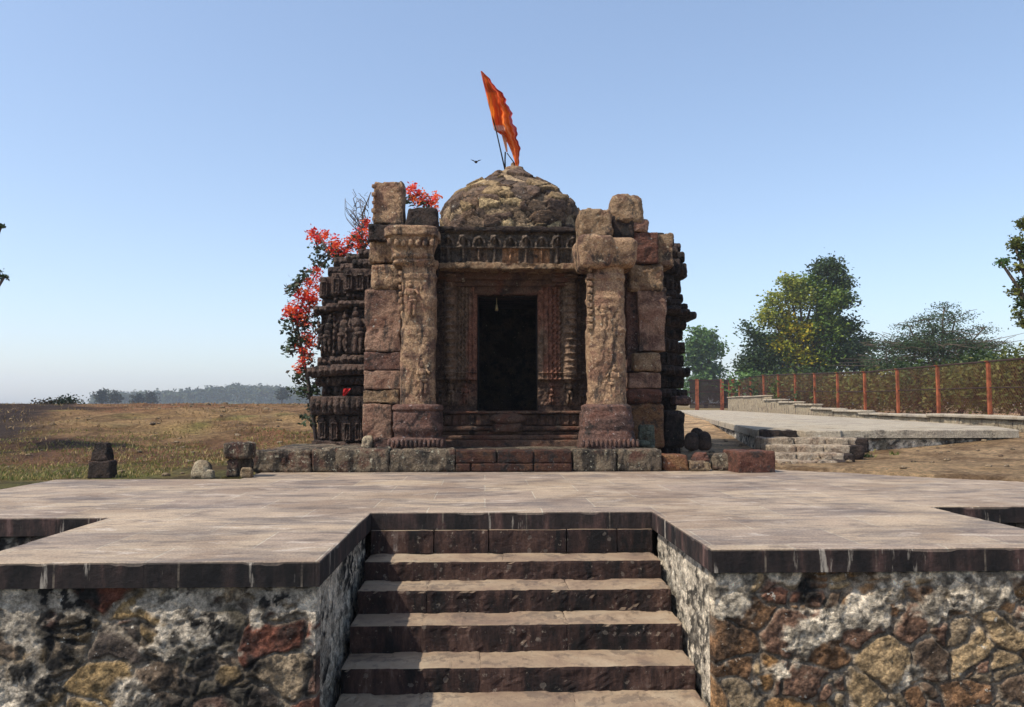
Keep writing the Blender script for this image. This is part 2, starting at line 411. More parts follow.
def leafmat(name, trans=.3):
    m, t, b = newmat(name)
    a = N(t, 'VertexColor'); a.layer_name = 'Col'
    t.links.new(a.outputs[0], b.inputs['Base Color']); b.inputs['Roughness'].default_value = .6
    tr = N(t, 'BsdfTranslucent'); t.links.new(a.outputs[0], tr.inputs[0])
    mx = N(t, 'MixShader'); mx.inputs[0].default_value = trans
    t.links.new(b.outputs[0], mx.inputs[1]); t.links.new(tr.outputs[0], mx.inputs[2])
    t.links.new(mx.outputs[0], t.nodes['Material Output'].inputs[0]); return m
M['leaf'] = leafmat('leaves'); M['petal'] = leafmat('petals', .4); M['cloth'] = leafmat('saffron_cloth', .45)
def ground_mat():
    m, t, b = newmat('dry_earth'); p = pos(t)
    a = N(t, 'VertexColor'); a.layer_name = 'Col'
    c = mix(t, 1., a.outputs[0], ramp(t, noise(t, p, 1.4, 10, .7, .4), [(.3, (.6, .55, .5)), (.5, (1, 1, 1)), (.7, (1.35, 1.35, 1.3))]), 'MULTIPLY')
    c = mix(t, 1., c, ramp(t, noise(t, p, 14, 8, .75), [(.3, (.62, .6, .58)), (.7, (1.3, 1.3, 1.3))]), 'MULTIPLY')
    t.links.new(c, b.inputs['Base Color'])
    pr = bump(t, b, noise(t, p, 5, 10, .75), .8, .08)
    bump(t, b, noise(t, p, 40, 6, .7), .5, .02, pr)
    return m
M['ground'] = ground_mat()
M['mortar'] = plain('lime_mortar', G('7c7266'), .9, 0, .5, 8)
M['concrete'] = stone('path_concrete', (G('9c9080'), G('b2a692'), G('a4957f')), 1.2, .25, lichen=.1, bmp=.5, alb=0.85)
M['pathside'] = stone('path_side', (G('6f6455'), G('8f836f'), G('80735f')), 3, .7, darkc=(.025, .022, .02), lichen=.3, lichc=G('b5ab98'), bmp=.9, streak=True, alb=0.85)
M['steppale'] = stone('pale_step_stone', (G('8e7d6a'), G('ab9b86'), G('8f7a66')), 3, .4, lichen=.3, lichc=G('c2b8a6'), bmp=.8, alb=0.95)

# ------------------------------------------------------------------ ground
XL, XR = -0.84, 1.25                     # stair well
def ground_z(x, y):
    left = sstep(1.0, -2.0, x)
    # left field: flat by the platform, then an earth bank up to eye level
    bank = 0.80*sstep(9.3, 23, y)
    zl = -0.015+bank
    # right: sand rising slowly to the path and beyond
    zr = -0.02+0.022*np.clip(y-9, 0, 18)+0.09*np.clip(x-5.5, 0, 3)*sstep(7, 9, y)
    zr = np.minimum(zr, .33)
    zz = left*zl+(1-left)*zr
    # low ground in front of the platform
    fr = sstep(7.6, 5.6, y)
    zz = zz*(1-fr)+fr*(-1.22)
    # sand lapping over the platform's far right corner
    line = (x-3.99)*1.08+(y-9.05)*1.38
    lap = sstep(-0.05, 0.35, line/1.75+.12*fbm(np.stack([x*1.5, y*1.5, 0*x], 1), 3, 3))*sstep(3.0, 3.6, x)*sstep(7.0, 7.7, y)
    inside = (x > -4.5)*(x < 6.35)*(y > 6.0)*(y < 9.9)*((x > -2.9)+(y < 8.5) > 0)
    inside = inside+(x > -2.6)*(x < 3.4)*(y > 4.3)*(y < 6.3)
    inside = inside+(x > -2.5)*(x < 2.6)*(y > 9.7)*(y < 14.4)
    P3 = np.stack([x, y, 0*x], 1)
    n = .05*fbm(P3*.35, 11, 3)+.02*fbm(P3*2.2, 12, 3)
    n2 = (.15*fbm(P3*.9, 15, 5)-.08*sstep(.05, .15, fbm(P3*np.array([.45, .9, 1]), 17, 4)))*sstep(10, 14, y)*left*sstep(27, 21, y)
    z = zz+(n*(.35+.65*left)+n2)*sstep(8.3, 10, y)
    z = np.where(inside > 0, np.minimum(z, -0.28), z)
    z = z+lap*(0.36-0.0)*(inside > 0)*1.0
    z = np.where((inside > 0) & (lap > .85), .02+.05*sstep(0, 1.5, line)+.015*fbm(P3*3, 5, 3), z)
    z = z+sstep(60, 400, np.abs(y))*-.05
    return z
def spaced(vals):
    out = []
    for a, b, s in vals: out += list(np.arange(a, b, s))
    return np.array(out+[vals[-1][1]])
gx = spaced([(-900, -300, 60), (-300, -60, 12), (-60, -20, 1.5), (-20, -6, .3), (-6, 10, .11), (10, 24, .4), (24, 80, 3), (80, 300, 20), (300, 900, 60)])
gy = spaced([(-40, 0, 5), (0, 4, 1), (4, 7, .2), (7, 14, .1), (14, 34, .25), (34, 70, 1.5), (70, 200, 12), (200, 1100, 50)])
GX, GY = np.meshgrid(gx, gy, indexing='ij'); gxx, gyy = GX.ravel(), GY.ravel()
gz = ground_z(gxx, gyy)
P3 = np.stack([gxx, gyy, 0*gxx], 1)
n1 = fbm(P3*.45, 21, 5); n2 = fbm(P3*1.6, 22, 4); n3 = fbm(P3*.18, 23, 3)
def lerp(a, b, f): return a*(1-f[:, None])+b*f[:, None]
brown = np.array(G('845f42')); ochre = np.array(G('a18258')); green = np.array(G('74743f')); sand = np.array(G('c2a27c')); burnt = np.array(G('3a2c24')); redd = np.array(G('935f3c'))
c = lerp(np.tile(brown, (len(gxx), 1)), np.tile(ochre, (len(gxx), 1)), sstep(-.3, .4, n1))
c = lerp(c, np.tile(redd, (len(c), 1)), sstep(.1, .5, n2)*.7)
gm = sstep(-.05, .45, n1*.8+n2*.6+.6*sstep(13, 9., gyy)-.22+.25*sstep(-5,-9,gxx)*sstep(14,10,gyy))*sstep(40, 25, gyy)
c = lerp(c, np.tile(green, (len(c), 1)), gm*.85)
bm_ = sstep(.3, -.9, gxx+.5*gyy+n1*3.2)*sstep(11, 14.5, gyy)*sstep(60, 30, gyy)
c = lerp(c, np.tile(burnt, (len(c), 1)), bm_*.95)
rs = sstep(1.0, 2.8, gxx)
sc_ = lerp(np.tile(sand, (len(c), 1)), np.tile(np.array(G('ac8c66')), (len(c), 1)), sstep(0, .5, n2))
c = lerp(c, sc_, rs*sstep(45, 30, gyy))
c = lerp(c, np.tile(np.array(G('6a6038')), (len(c), 1)), sstep(40, 60, gyy)*rs*.7)
idx = np.arange(GX.size).reshape(GX.shape)
Q = np.stack([idx[:-1, :-1], idx[1:, :-1], idx[1:, 1:], idx[:-1, 1:]], -1).reshape(-1, 4)
tag(MB().add(np.stack([gxx, gyy, gz], 1), Q, c=c).build('ground', M['ground'], color=True), kind='structure')
def gz1(x, y): return float(ground_z(np.array([float(x)]), np.array([float(y)]))[0])

# ------------------------------------------------------------------ platform
plat = thing('stone_platform', (0.2, 4.4, -1.25), 'broad paved stone terrace with stained slab edges and rubble walls in front of the temple', 'platform')
poly = [(-2.65, 4.17), (XL, 4.17), (XL, 6.0), (XR, 6.0), (XR, 4.43), (3.47, 4.43), (3.47, 6.2), (6.4, 6.2), (6.4, 9.9), (-2.62, 9.9), (-2.62, 8.72), (-4.55, 8.72), (-4.55, 5.8), (-2.65, 5.8)]
def prism_worn(poly, z0, z1, step=.03, r=.010, wob=.006):
    """slab with a worn, slightly rounded rim"""
    pts = []; nr = []
    k = len(poly)
    for i in range(k):
        a, b = np.array(poly[i]), np.array(poly[(i+1) % k]); p0 = np.array(poly[i-1])
        d = b-a; L = np.linalg.norm(d); d /= L; nn = np.array([d[1], -d[0]])
        dp = a-p0; dp /= np.linalg.norm(dp); npv = np.array([dp[1], -dp[0]])
        pts.append(a); nr.append(nn+npv)
        m = int(L/step)
        for j in range(1, m): pts.append(a+d*L*j/m); nr.append(nn)
    pts = np.array(pts); nr = np.array(nr); n = len(pts)
    q = np.stack([pts[:, 0], pts[:, 1], 0*pts[:, 0]], 1)
    wv = fbm(q*4, 31, 4); chip = sstep(.12, .3, fbm(q*6+7, 32, 4))
    rings = []
    rings.append(np.c_[pts+nr*(wob*wv)[:, None], np.full(n, z0)])
    rings.append(np.c_[pts+nr*(wob*wv)[:, None], z1-r-.012*chip])
    rings.append(np.c_[pts+nr*(wob*wv-r*.35-.004*chip)[:, None], z1-r*.3-.004*chip])
    rings.append(np.c_[pts+nr*(-r-.012*chip)[:, None], np.full(n, z1)])
    V = np.concatenate(rings); Qs = []
    for a in range(3):
        i = np.arange(n)+a*n; j = np.roll(np.arange(n), -1)+a*n
        Qs.append(np.stack([i, j, j+n, i+n], 1))
    from mathutils.geometry import delaunay_2d_cdt
    top = rings[3][:, :2]
    co, ed, fa, ov, oe, of = delaunay_2d_cdt([Vector(p) for p in top], [(a, (a+1) % n) for a in range(n)], [list(range(n))], 1, 1e-6)
    mp = [o_[0] for o_ in ov]
    T = []
    for ff in fa:
        t3 = [mp[q] for q in ff]; A, B, C_ = (top[q] for q in t3)
        if (B[0]-A[0])*(C_[1]-A[1])-(B[1]-A[1])*(C_[0]-A[0]) < 0: t3 = t3[::-1]
        T.append(t3)
    T = np.array(T)+3*n
    return V, np.concatenate(Qs), T
pm = MB(); V, Q, T = prism_worn(poly, -.128, 0.); pm.add(V, Q, T); 
pav = pm.build('paving', M['paving'], plat, smooth=False)

PAL = {
 'left': [G('5c5248'), G('6c5c4c'), G('8a7350'), G('4c433c'), G('765a4c'), G('6f6656'), G('94826a'), G('784a3a')],
 'right': [G('8c6a44'), G('7a5c42'), G('947250'), G('6b4a3a'), G('7c6c56'), G('a08866'), G('6e5444'), G('5a4a3c')],
 'plaster': [G('a39c8e'), G('948c7e'), G('b0a898')],
 'dark': [G('3c332e'), G('4a4038'), G('2e2824'), G('5b4638')]}
def rubble_fn(pal, seed, W, H, sc=(4.2, 5.2), lime=.5, limeband=.25, mould=.5, depth=.05, plaster=0., limelow=.0, rough=1., warp=.12, specks=1., limec0='b5aa98'):
    cols = np.array(PAL[pal])
    def fn(u, v):
        p = np.stack([u, v, 0*u], 1)
        wp = np.stack([fbm(p*3.5, seed, 4), fbm(p*3.5+9, seed+1, 4), 0*u], 1)*warp
        q = (p+wp)*np.array([sc[0], sc[1], 1])
        # larger and smaller stones mixed
        d1, d2, idn = voro(q, seed, 2)
        e1, e2, idm = voro(q*1.9+5, seed+40, 2)
        small = sstep(.62, .66, _h((idn*9999).astype(np.int64), 0*idn.astype(np.int64), 0*idn.astype(np.int64), 3))
        edge = np.where(small > .5, np.minimum(d2-d1, (e2-e1)*.6), d2-d1)
        ident = np.where(small > .5, idm, idn)
        body = sstep(.0, .15, edge+.09*fbm(p*16, seed+20, 3))
        h = depth*.55*body*(.5+.6*ident)+rough*(.022*fbm(p*7, seed+3, 5)*(.5+body*.5)+.012*fbm(p*32, seed+4, 4))
        ci = (ident*len(cols)*.999).astype(int)
        c = cols[ci]*((.85+.4*_h(ci+(ident*5000).astype(np.int64), ci, ci, 5))*(1+.6*fbm(p*11, seed+17, 4)))[:, None]
        mort = np.array(G('8c8070'))*(1+.8*fbm(p*14, seed+6, 3))[:, None]
        c = c*body[:, None]+mort*(1-body[:, None])
        top = sstep(H-limeband-.06, H-limeband+.10, v+.09*fbm(p*6, seed+8, 3))
        ln = fbm(p*np.array([3.2, 4.2, 1]), seed+9, 5)
        lm = sstep(.0, .14, ln+.22*fbm(p*17, seed+21, 4)+.42*top*(1 if limeband else 0)+limelow-.42+lime*.35)
        lm = np.maximum(lm, plaster*sstep(-.35, .0, fbm(p*4, seed+13, 4)))
        h = h*(1-.8*lm)+lm*(depth*.5+.012*fbm(p*16, seed+10, 4)+.006*fbm(p*50, seed+11, 3))
        limec = np.array(G(limec0))*(1+.7*fbm(p*12, seed+12, 4))[:, None]
        c = c*(1-lm[:, None])+limec*lm[:, None]
        mo = sstep(.02, .3, fbm(p*np.array([3, 2.0, 1])+4, seed+14, 5)+mould-.5)
        mo2 = sstep(.0, .16, fbm(p*19, seed+15, 5)+.35*fbm(p*3, seed+16, 3)-.06)
        mk = np.clip(mo*.8*(1-.6*lm)+specks*mo2*(.35+.5*lm), 0, 1)
        c = c*(1-mk[:, None])+np.array([.022, .02, .018])*mk[:, None]
        h = h+.006*mo2
        return h, np.clip(c, 0, 1)
    return fn
wm = MB()
zb, zt = -1.3, -.128
H = zt-zb
nrmY = (0, -1, 0)
V, Q, c = panel((-2.63, 4.23, zb), (1, 0, 0), (0, 0, 1), nrmY, 2.63+XL-.012, H, .0085, rubble_fn('left', 101, 1.8, H, sc=(3.6, 4.8), lime=.86, limeband=.18, mould=.43, depth=.04, rough=.85, warp=.11, specks=.9, limec0='b6aa98'), .05); wm.add(V, Q, c=c)
V, Q, c = panel((XR+.012, 4.49, zb), (1, 0, 0), (0, 0, 1), nrmY, 3.45-XR-.01, H, .0085, rubble_fn('right', 207, 2.2, H, sc=(3.9, 5.2), lime=.50, limeband=.32, mould=.32, depth=.05, rough=.85, warp=.11, specks=.8, limec0='c8baa4'), .05); wm.add(V, Q, c=c)
V, Q, c = panel((XL-.055, 4.26, zb), (0, 1, 0), (0, 0, 1), (1, 0, 0), 1.74, H, .012, rubble_fn('plaster', 303, 1.8, H, lime=.5, mould=.5, plaster=.8, depth=.02), .05); wm.add(V, Q, c=c)
V, Q, c = panel((XR+.055, 4.53, zb), (0, 1, 0), (0, 0, 1), (-1, 0, 0), 1.47, H, .009, rubble_fn('plaster', 404, 1.5, H, lime=.7, mould=.36, plaster=1., depth=.03), .05); wm.add(V, Q, c=c)
V, Q, c = panel((-4.53, 5.86, zb), (1, 0, 0), (0, 0, 1), nrmY, 1.9, H, .015, rubble_fn('dark', 505, 1.9, H, lime=.2, mould=.8), .05); wm.add(V, Q, c=c)  # recess faces, this and next: their shade put into darker colours
V, Q, c = panel((3.49, 6.26, zb), (1, 0, 0), (0, 0, 1), nrmY, 2.9, H, .015, rubble_fn('dark', 606, 2.9, H, lime=.3, mould=.7), .05); wm.add(V, Q, c=c)
# solid cores behind the faces, plus the outer sides
for (x0, x1, y0, y1) in ((-2.62, XL-.075, 4.285, 5.87), (XR+.075, 3.44, 4.55, 6.27), (-4.52, 6.37, 6.3, 8.69), (-2.6, 6.36, 8.6, 9.88), (-4.51, -2.63, 5.88, 6.4)):
    v, q = box(x0, x1, y0, y1, zb, zt-.004); wm.add(v, q, c=np.array(G('5a4c40')))
wm.build('rubble_wall', M['rubble'], plat, color=True)
# row of dressed stone right under the slabs at the head of the stair
rb = MB(); x = XL+.003; k = 0
while x < XR-.05:
    L = min(random.uniform(.35, .7), XR-.003-x)
    rb.add(*rbox((x+L/2, 6.06, -.215), (L-.002, .16, .176), .008, .03, .004, 9, 70+k)); x += L; k += 1
rb.build('riser_stone', M['step'], plat, smooth=False)
# the flight of steps
stair = MB(); V, Q = box(XL-.03, XR+.03, 3.95, 6.1, -1.3, -1.25); 
zst = [-.30, -.43, -.575, -.74, -.885, -1.03, -1.16]
for k, z in enumerate(zst):
    yf = 5.70-.30*k
    x = XL; j = 0; sb = MB()
    cuts = sorted([XL, XR]+[XL+(XR-XL)*(m/3.)+random.uniform(-.27, .27) for m in ((1, 2) if k % 3 else (1.5,))])
    for a, b in zip(cuts[:-1], cuts[1:]):
        th = .20
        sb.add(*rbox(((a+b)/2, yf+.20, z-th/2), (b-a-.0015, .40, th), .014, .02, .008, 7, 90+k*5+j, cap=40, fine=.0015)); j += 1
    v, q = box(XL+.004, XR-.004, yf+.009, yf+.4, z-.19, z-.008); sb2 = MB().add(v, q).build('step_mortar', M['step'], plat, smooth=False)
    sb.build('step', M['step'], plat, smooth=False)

# ------------------------------------------------------------------ temple
CX = X_(509, 10.9)
temple = thing('ruined_temple', (CX, 11, 0.), 'small ruined sandstone temple with carved porch pillars, dark doorway and rubble dome', 'temple')
def blk(mb, x0, y0, x1, y1, Y, depth=.4, r=.012, amp=.012, seed=0, res=.03, fr=6, rot=None, fine=.004, **k):
    res = min(res, .02)
    """a block whose front fills picture rectangle at depth Y"""
    a = P(x0, y1, Y); b = P(x1, y0, Y); a2 = P(x0, y0, Y)
    X0 = (a[0]+a2[0])/2; X1 = b[0]
    mb.add(*rbox(((X0+X1)/2, Y+depth/2, (a[2]+b[2])/2), (X1-X0, depth, b[2]-a[2]), r, res, amp, fr, seed, rot, fine=fine, **k))
    return mb
FLOOR = .24
# core walls round a dark chamber
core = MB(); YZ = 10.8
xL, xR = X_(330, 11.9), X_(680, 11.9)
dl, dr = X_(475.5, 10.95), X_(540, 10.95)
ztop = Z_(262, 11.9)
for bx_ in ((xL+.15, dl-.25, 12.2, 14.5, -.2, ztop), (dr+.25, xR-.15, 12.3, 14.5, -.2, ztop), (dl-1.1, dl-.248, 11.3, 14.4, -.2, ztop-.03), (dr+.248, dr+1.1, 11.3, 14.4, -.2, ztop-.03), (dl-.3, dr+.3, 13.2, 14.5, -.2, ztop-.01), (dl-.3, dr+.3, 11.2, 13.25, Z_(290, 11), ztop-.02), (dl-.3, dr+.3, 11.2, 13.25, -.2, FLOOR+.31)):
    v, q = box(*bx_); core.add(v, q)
core.build('chamber_wall', M['dark_shade'], temple, smooth=False)

LEFT = [(448, 441, 312), (441, 415, 317), (415, 396, 311), (396, 386, 321), (386, 377, 315), (377, 366, 308), (366, 356, 317), (356, 312, 320),
        (312, 304, 314), (304, 296, 321), (296, 273, 319), (273, 262, 326), (262, 251, 331)]
RIGHT = [(448, 411, 684), (411, 398, 681), (398, 388, 690), (388, 376, 687), (376, 366, 692), (366, 352, 687), (352, 338, 688), (338, 326, 686), (326, 316, 689),
         (316, 308, 697), (308, 298, 690), (298, 288, 686), (288, 272, 684), (272, 256, 689), (256, 244, 687), (244, 234, 684)]
def tier_fn(W, H, kind, seed):
    def fn(u, v):
        p = np.stack([u, v, 0*u], 1); f = v/H; h = 0*u
        if kind == 'figure':
            n = max(1, round(W/.26)); cw = W/n; fr2 = (u % cw)/cw; idc = np.floor(u/cw)
            h += .05*((fr2 < .13) | (fr2 > .87))*(1+.4*np.sin(f*40))
            for q in range(n):
                sw = .02*(-1)**q
                h = np.maximum(h, figh(u, v, cw*(q+.5)+sw, .02*H, H*.86)*1.5)
            h += .03*(f > .93)
        elif kind == 'niche':
            n = max(1, round(W/.15)); cw = W/n; fr2 = np.abs((u % cw)/cw-.5)
            h += .06*(fr2 < .33-.30*np.clip((f-.72)/.25, 0, 1))
            h -= .03*(fr2 < .17)*(f < .68)*(f > .1)
            h += .025*(fr2 < .07)*(f < .6)+.015*(np.abs(f-.7) < .03)
        else:
            cw = .075; fr2 = np.abs((u % cw)/cw-.5)
            h += .028*np.sqrt(np.clip(1-(fr2/.42)**2, 0, 1))*np.sin(np.pi*np.clip(f*1.0, 0, 1))
            h += .02*np.exp(-((f-.5)/.2)**2)
        h += .014*fbm(p*20, seed, 3)+.007*fbm(p*60, seed+1, 2)
        c = np.array(G('6a5c52'))*(1+.45*fbm(p*6, seed+2, 4))[:, None]
        return h, np.clip(c, 0, 1)
    return fn
def dm(u, v, cu, cv, ru, rv, h): return h*np.sqrt(np.clip(1-((u-cu)/ru)**2-((v-cv)/rv)**2, 0, 1))
def figh(u, v, cu, b, s):
    r = 0*u
    for (dx, dz, rx, rz, h) in ((0, .9, .09, .1, .05), (0, .68, .13, .15, .055), (.01, .46, .13, .1, .06), (-.06, .24, .06, .24, .045), (.07, .24, .06, .24, .045), (-.18, .66, .05, .14, .03), (.19, .6, .05, .14, .03), (0, .93, .17, .14, .02)):
        r = np.maximum(r, dm(u, v, cu+dx*s, b+dz*s, rx*s, rz*s, h*s*1.8))
    return r
def wing(table, side, mat, name):
    mb = MB(); k = 0
    for (yb, yt, sx) in table:
        Y0 = 11.95
        xs = X_(sx, Y0, (yb+yt)/2)
        off = (X_(317, Y0, 400)-xs) if side < 0 else (xs-X_(687, Y0, 400))
        z0, z1 = Z_(yb, 11.6)+0.002, Z_(yt, 11.6)-.002
        if k == 0: z0 = -.1
        inn = -.9 if side < 0 else 1.6
        facets = [(0, 11.95), (.24, 11.62), (.48, 11.25)] if side < 0 else [(0, 12.1), (.2, 11.7), (.42, 11.35)]
        for j, (dx, yf) in enumerate(facets):
            a = xs+dx if side < 0 else xs-dx
            yy0 = yf-off; yy1 = 14.6-.3*j+off
            x0, x1 = (a, inn+.003*j) if side < 0 else (inn-.003*j, a)
            hz = z1-z0
            r = min(.45*hz, .035) if hz < .3 else .02
            mb.add(*rbox(((x0+x1)/2, (yy0+yy1)/2, (z0+z1)/2+.0015*j), (x1-x0, yy1-yy0, hz-.003*j), r, .035, .010, 5, 200+k*3+j, cap=90, fine=.006))
            kind = 'figure' if hz > .5 else ('niche' if hz > .28 else 'leaf')
            V, Q, c = panel((x0+.01, yy0+.005, z0+.012), (1, 0, 0), (0, 0, 1), nrmY, x1-x0-.02, hz-.024, .01, tier_fn(x1-x0-.02, hz-.024, kind, 700+k*3+j), .03); mb.add(V, Q, c=c)
        k += 1
    return mb
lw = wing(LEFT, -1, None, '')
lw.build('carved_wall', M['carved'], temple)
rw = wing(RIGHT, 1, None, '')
rw.build('carved_wall', M['dark_shade'], temple)  # right wall's shade put into a darker stone than the left

def figure(mb, x, y, z0, h, seed, lean=0.):
    """small standing deity in high relief: head, torso, hips, legs, bent arms"""
    rr = random.Random(seed); s = h
    sway = rr.choice((-1, 1))*.06*s
    E = lambda dx, dz, rx, ry, rz, a=.006: mb.add(*ell((x+dx, y, z0+dz*s), (rx*s, ry*s, rz*s), 6, a, 14, seed))
    E(sway, .90, .075, .075, .085); E(sway, 1.0, .05, .05, .06)
    E(sway*.6, .70, .13, .09, .13); E(0, .54, .10, .08, .10); E(-sway*.4, .44, .125, .09, .08)
    for sd in (-1, 1):
        E(sd*.06*s-sway*.2, .27, .06, .065, .20); E(sd*.065*s, .09, .05, .06, .11)
        a = rr.uniform(-.2, .4)
        pts = [(x+sway*.6+sd*.13*s, y, z0+.78*s), (x+sd*.2*s, y-.02, z0+.64*s), (x+sd*(.14+.1*a)*s, y-.04, z0+(.56+a*.4)*s)]
        mb.add(*tube(pts, [.04*s, .033*s, .028*s], 6))
for j, (px, Y, yb, h) in enumerate([(328, 11.86, 352, .52), (343, 11.52, 352, .56), (358, 11.15, 353, .60), (320.5, 11.88, 350, .4), (351, 11.5, 352, .44)]):
    figs = MB(); figure(figs, X_(px, Y, 330), Y, Z_(yb, Y), h, 40+j); figs.build('wall_figure', M['carved'], temple)

# porch floor / plinth
pl = MB()
fl = MB(); fl.add(*rbox(((X_(256, 9.6)+X_(640, 9.8))/2, 10.55, .09), (X_(640, 9.8)-X_(256, 9.6), 1.9, .30), .012, .06, .006, 3, 3))
fl.build('porch_floor', M['plinth'], temple, smooth=False)
plinth = MB(); YP = 9.5
def pstone(mb, x0, x1, y0, y1, s, Y=YP, d=.35, r=.02, amp=.012): blk(mb, x0, y0, x1, y1, Y, d, r, amp, s, .025)
for j, (a, b, yt) in enumerate(((252, 311, 450), (311, 389, 448.5), (389, 455, 449.5))): pstone(plinth, a+.1, b-.1, yt, 473, 300+j, r=.035, amp=.03)
plinth.build('plinth_course', M['plinth'], temple); plinth = MB()
for j, (a, b) in enumerate(((573, 617), (617, 662))): pstone(plinth, a+.3, b-.3, 449.5, 472, 310+j, r=.02)
plinth.build('plinth_course', M['plinth'], temple)
p2 = MB()
for j, (a, b) in enumerate(((455.5, 497), (497, 534), (534, 572.5))): pstone(p2, a+.4, b-.4, 450.5, 463.5, 320+j, r=.012, amp=.006)
for j, (a, b) in enumerate(((455.5, 471), (471, 534), (534, 572.5))): pstone(p2, a+.4, b-.4, 463.5, 472, 330+j, Y=YP-.02, r=.012, amp=.006)
p2.build('middle_plinth_course', M['plinthdark'], temple)

# ---- porch pillars
def zpx(y, Y): return Z_(y, Y)
YC = 10.15
def pillar(cx_px, hw, name_seed, base_prof, cap_prof, Yc=YC):
    cxw = X_(cx_px, Yc, 330)
    ztp, zbt = Z_(263, Yc), Z_(405, Yc); k = Yc/F
    prof = [(zbt-.01, hw*k)]
    for f_, g in ((.02, 1.0), (.10, .985), (.30, 1.0), (.46, 1.0), (.48, 1.03), (.52, 1.03), (.54, .97), (.70, .99), (.74, 1.02), (.76, .96), (.86, .94), (.875, 1.0), (.90, 1.0), (.91, .92), (.95, .93), (.965, 1.05), (1.0, 1.1)):
        prof.append((zbt+(ztp-zbt)*f_, hw*k*g))
    m = MB(); m.add(*lathe(cxw, Yc, prof, 160, 3.4, .016, 5.0, name_seed, .013, fine=.006))
    shaft = m.build('porch_pillar', M['pillar'], temple)
    m = MB(); m.add(*lathe(cxw, Yc, [(Z_(y, Yc), r*k) for y, r in base_prof], 150, 3.6, .010, 5, name_seed+1, .014, fine=.006))
    for j in range(13):   # corded foot
        xx = cxw+(j-6)/6.5*base_prof[1][1]*k
        m.add(*ell((xx, Yc-base_prof[1][1]*k+.01, Z_(442, Yc)), (.022, .03, .055), 4, .004, 20, j))
    m.build('base', M['purple'], shaft)
    m = MB()
    if not cap_prof[2]:
        blk(m, 581, 235, 611, 267, Yc-.33, .68, .06, .03, 41, .02, 4, taper=-.2); blk(m, 605, 238, 636, 266, Yc-.30, .62, .07, .03, 42, .02, 4, taper=-.16)
    else: m.add(*lathe(cxw+cap_prof[0]*k, Yc, [(Z_(y, Yc), r*k) for y, r in cap_prof[1]], 120, 3.6, .014, 5, name_seed+2, .014, fine=.008))
    for j in range(7 if cap_prof[2] else 0):    # carved pendants under the abacus
        m.add(*ell((cxw+cap_prof[0]*k+(j-3)/3.3*23*k, Yc-23.5*k, Z_(248, Yc)), (.032, .03, .05), 6, .012, 18, j+name_seed))
    m.build('capital', M['pillar'], shaft)
    return shaft, cxw
sL, cxL = pillar(418.8, 18, 501, [(449, 26.5), (446, 27.5), (438, 27), (436.5, 22.5), (433, 23), (430, 24.5), (427, 25), (424.5, 24.2), (413, 24.2), (411, 23), (409.5, 25), (405.5, 24.6), (404, 20.5)],
                 (-6.5, [(268, 18), (266, 20.5), (264, 20.5), (262.5, 19), (260.5, 21.5), (258.5, 21.5), (257, 20.5), (250, 22), (244, 25), (241.5, 25), (240.5, 27.5), (233, 27.8), (231.5, 27)], 1))
sR, cxR = pillar(605.5, 19.5, 601, [(449, 28), (446, 28.5), (432, 26.5), (430, 25.5), (426, 26.5), (414, 25.5), (412, 24.5), (406, 24.5), (404, 21)],
                 (2, [(270, 22), (267, 26), (258, 30), (249, 32.5), (243, 32.5), (238, 31), (236, 28)], 0))
# reliefs on the shafts
for j, (cx_, zy, h) in enumerate(((cxL-.07, 318, .42), (cxL+.08, 395, .40), (cxR-.06, 330, .40), (cxR+.05, 398, .40))):
    rel = MB(); figure(rel, cx_, YC-.225, Z_(zy, YC), h, 90+j); rel.build('figure_relief', M['pillar'], sL if j < 2 else sR)
rel = MB()
for j in range(9): rel.add(*rbox((cxR-.225, YC-.21, Z_(272+j*7, YC)), (.07, .07, .07), .01, .02, .008, 9, j, cap=5))
rel.build('bead_band', M['pillar'], sR); rel = MB()
for j in range(6): rel.add(*rbox((cxL-.215, YC-.20, Z_(276+j*7, YC)), (.05, .05, .065), .012, .02, .008, 9, j+20, cap=5))
rel.build('bead_band', M['pillar'], sL)

# ---- left pier and its stacked stones
def piece(mat, *args, name='masonry_block', **k):
    m = MB()
    if isinstance(args[0], (tuple, list)):
        for a in args: blk(m, *a[:4], a[4], **{**k, **(a[5] if len(a) > 5 else {})})
    else: blk(m, *args, **k)
    return m.build(name, M[mat], temple)
YA = 10.38
piece('pier', 364.5, 290, 401.5, 351.5, YA, seed=1, depth=.5, name='pier_stone', amp=.014)
piece('purple', 364, 352, 401.5, 370, YA, seed=2, depth=.5, name='pier_stone')
piece('pier', 363.5, 370.5, 401.5, 389.5, YA, seed=3, depth=.5, name='pier_stone')
piece('tanblock', 362.5, 390, 399, 403.5, YA, seed=4, depth=.5, name='pier_stone', amp=.02)
piece('pier', 362.5, 404, 392, 447, YA, seed=5, depth=.5, name='pier_stone')
piece('pale', 361, 436, 373, 449.5, YA-.16, seed=6, depth=.15, name='foot_stone', r=.05, amp=.03)
piece('purple', 373.5, 438, 390, 449.5, YA-.12, seed=7, depth=.15, name='foot_stone')
piece('pillar', (370, 262, 402, 290, YA-.03, dict(r=.08, amp=.05, depth=.45, seed=8)), (369, 241, 401, 263, YA, dict(r=.03, amp=.03, depth=.45, seed=9)))
piece('dark_shade', 367.5, 224, 412, 240.5, YA-.1, seed=10, depth=.55, r=.03, amp=.02, name='slab')
m = MB(); blk(m, 371.5, 180.5, 404, 224, YA, .42, .04, .05, 12, .025, 3.5, fine=.008, taper=.08)
for j in range(5): m.add(*rbox((X_(374, YA, 200), YA-.01, Z_(188+j*8, YA)), (.06, .05, .06), .015, .02, .008, 9, j, cap=5))
m.build('standing_stone', M['pillar'], temple)
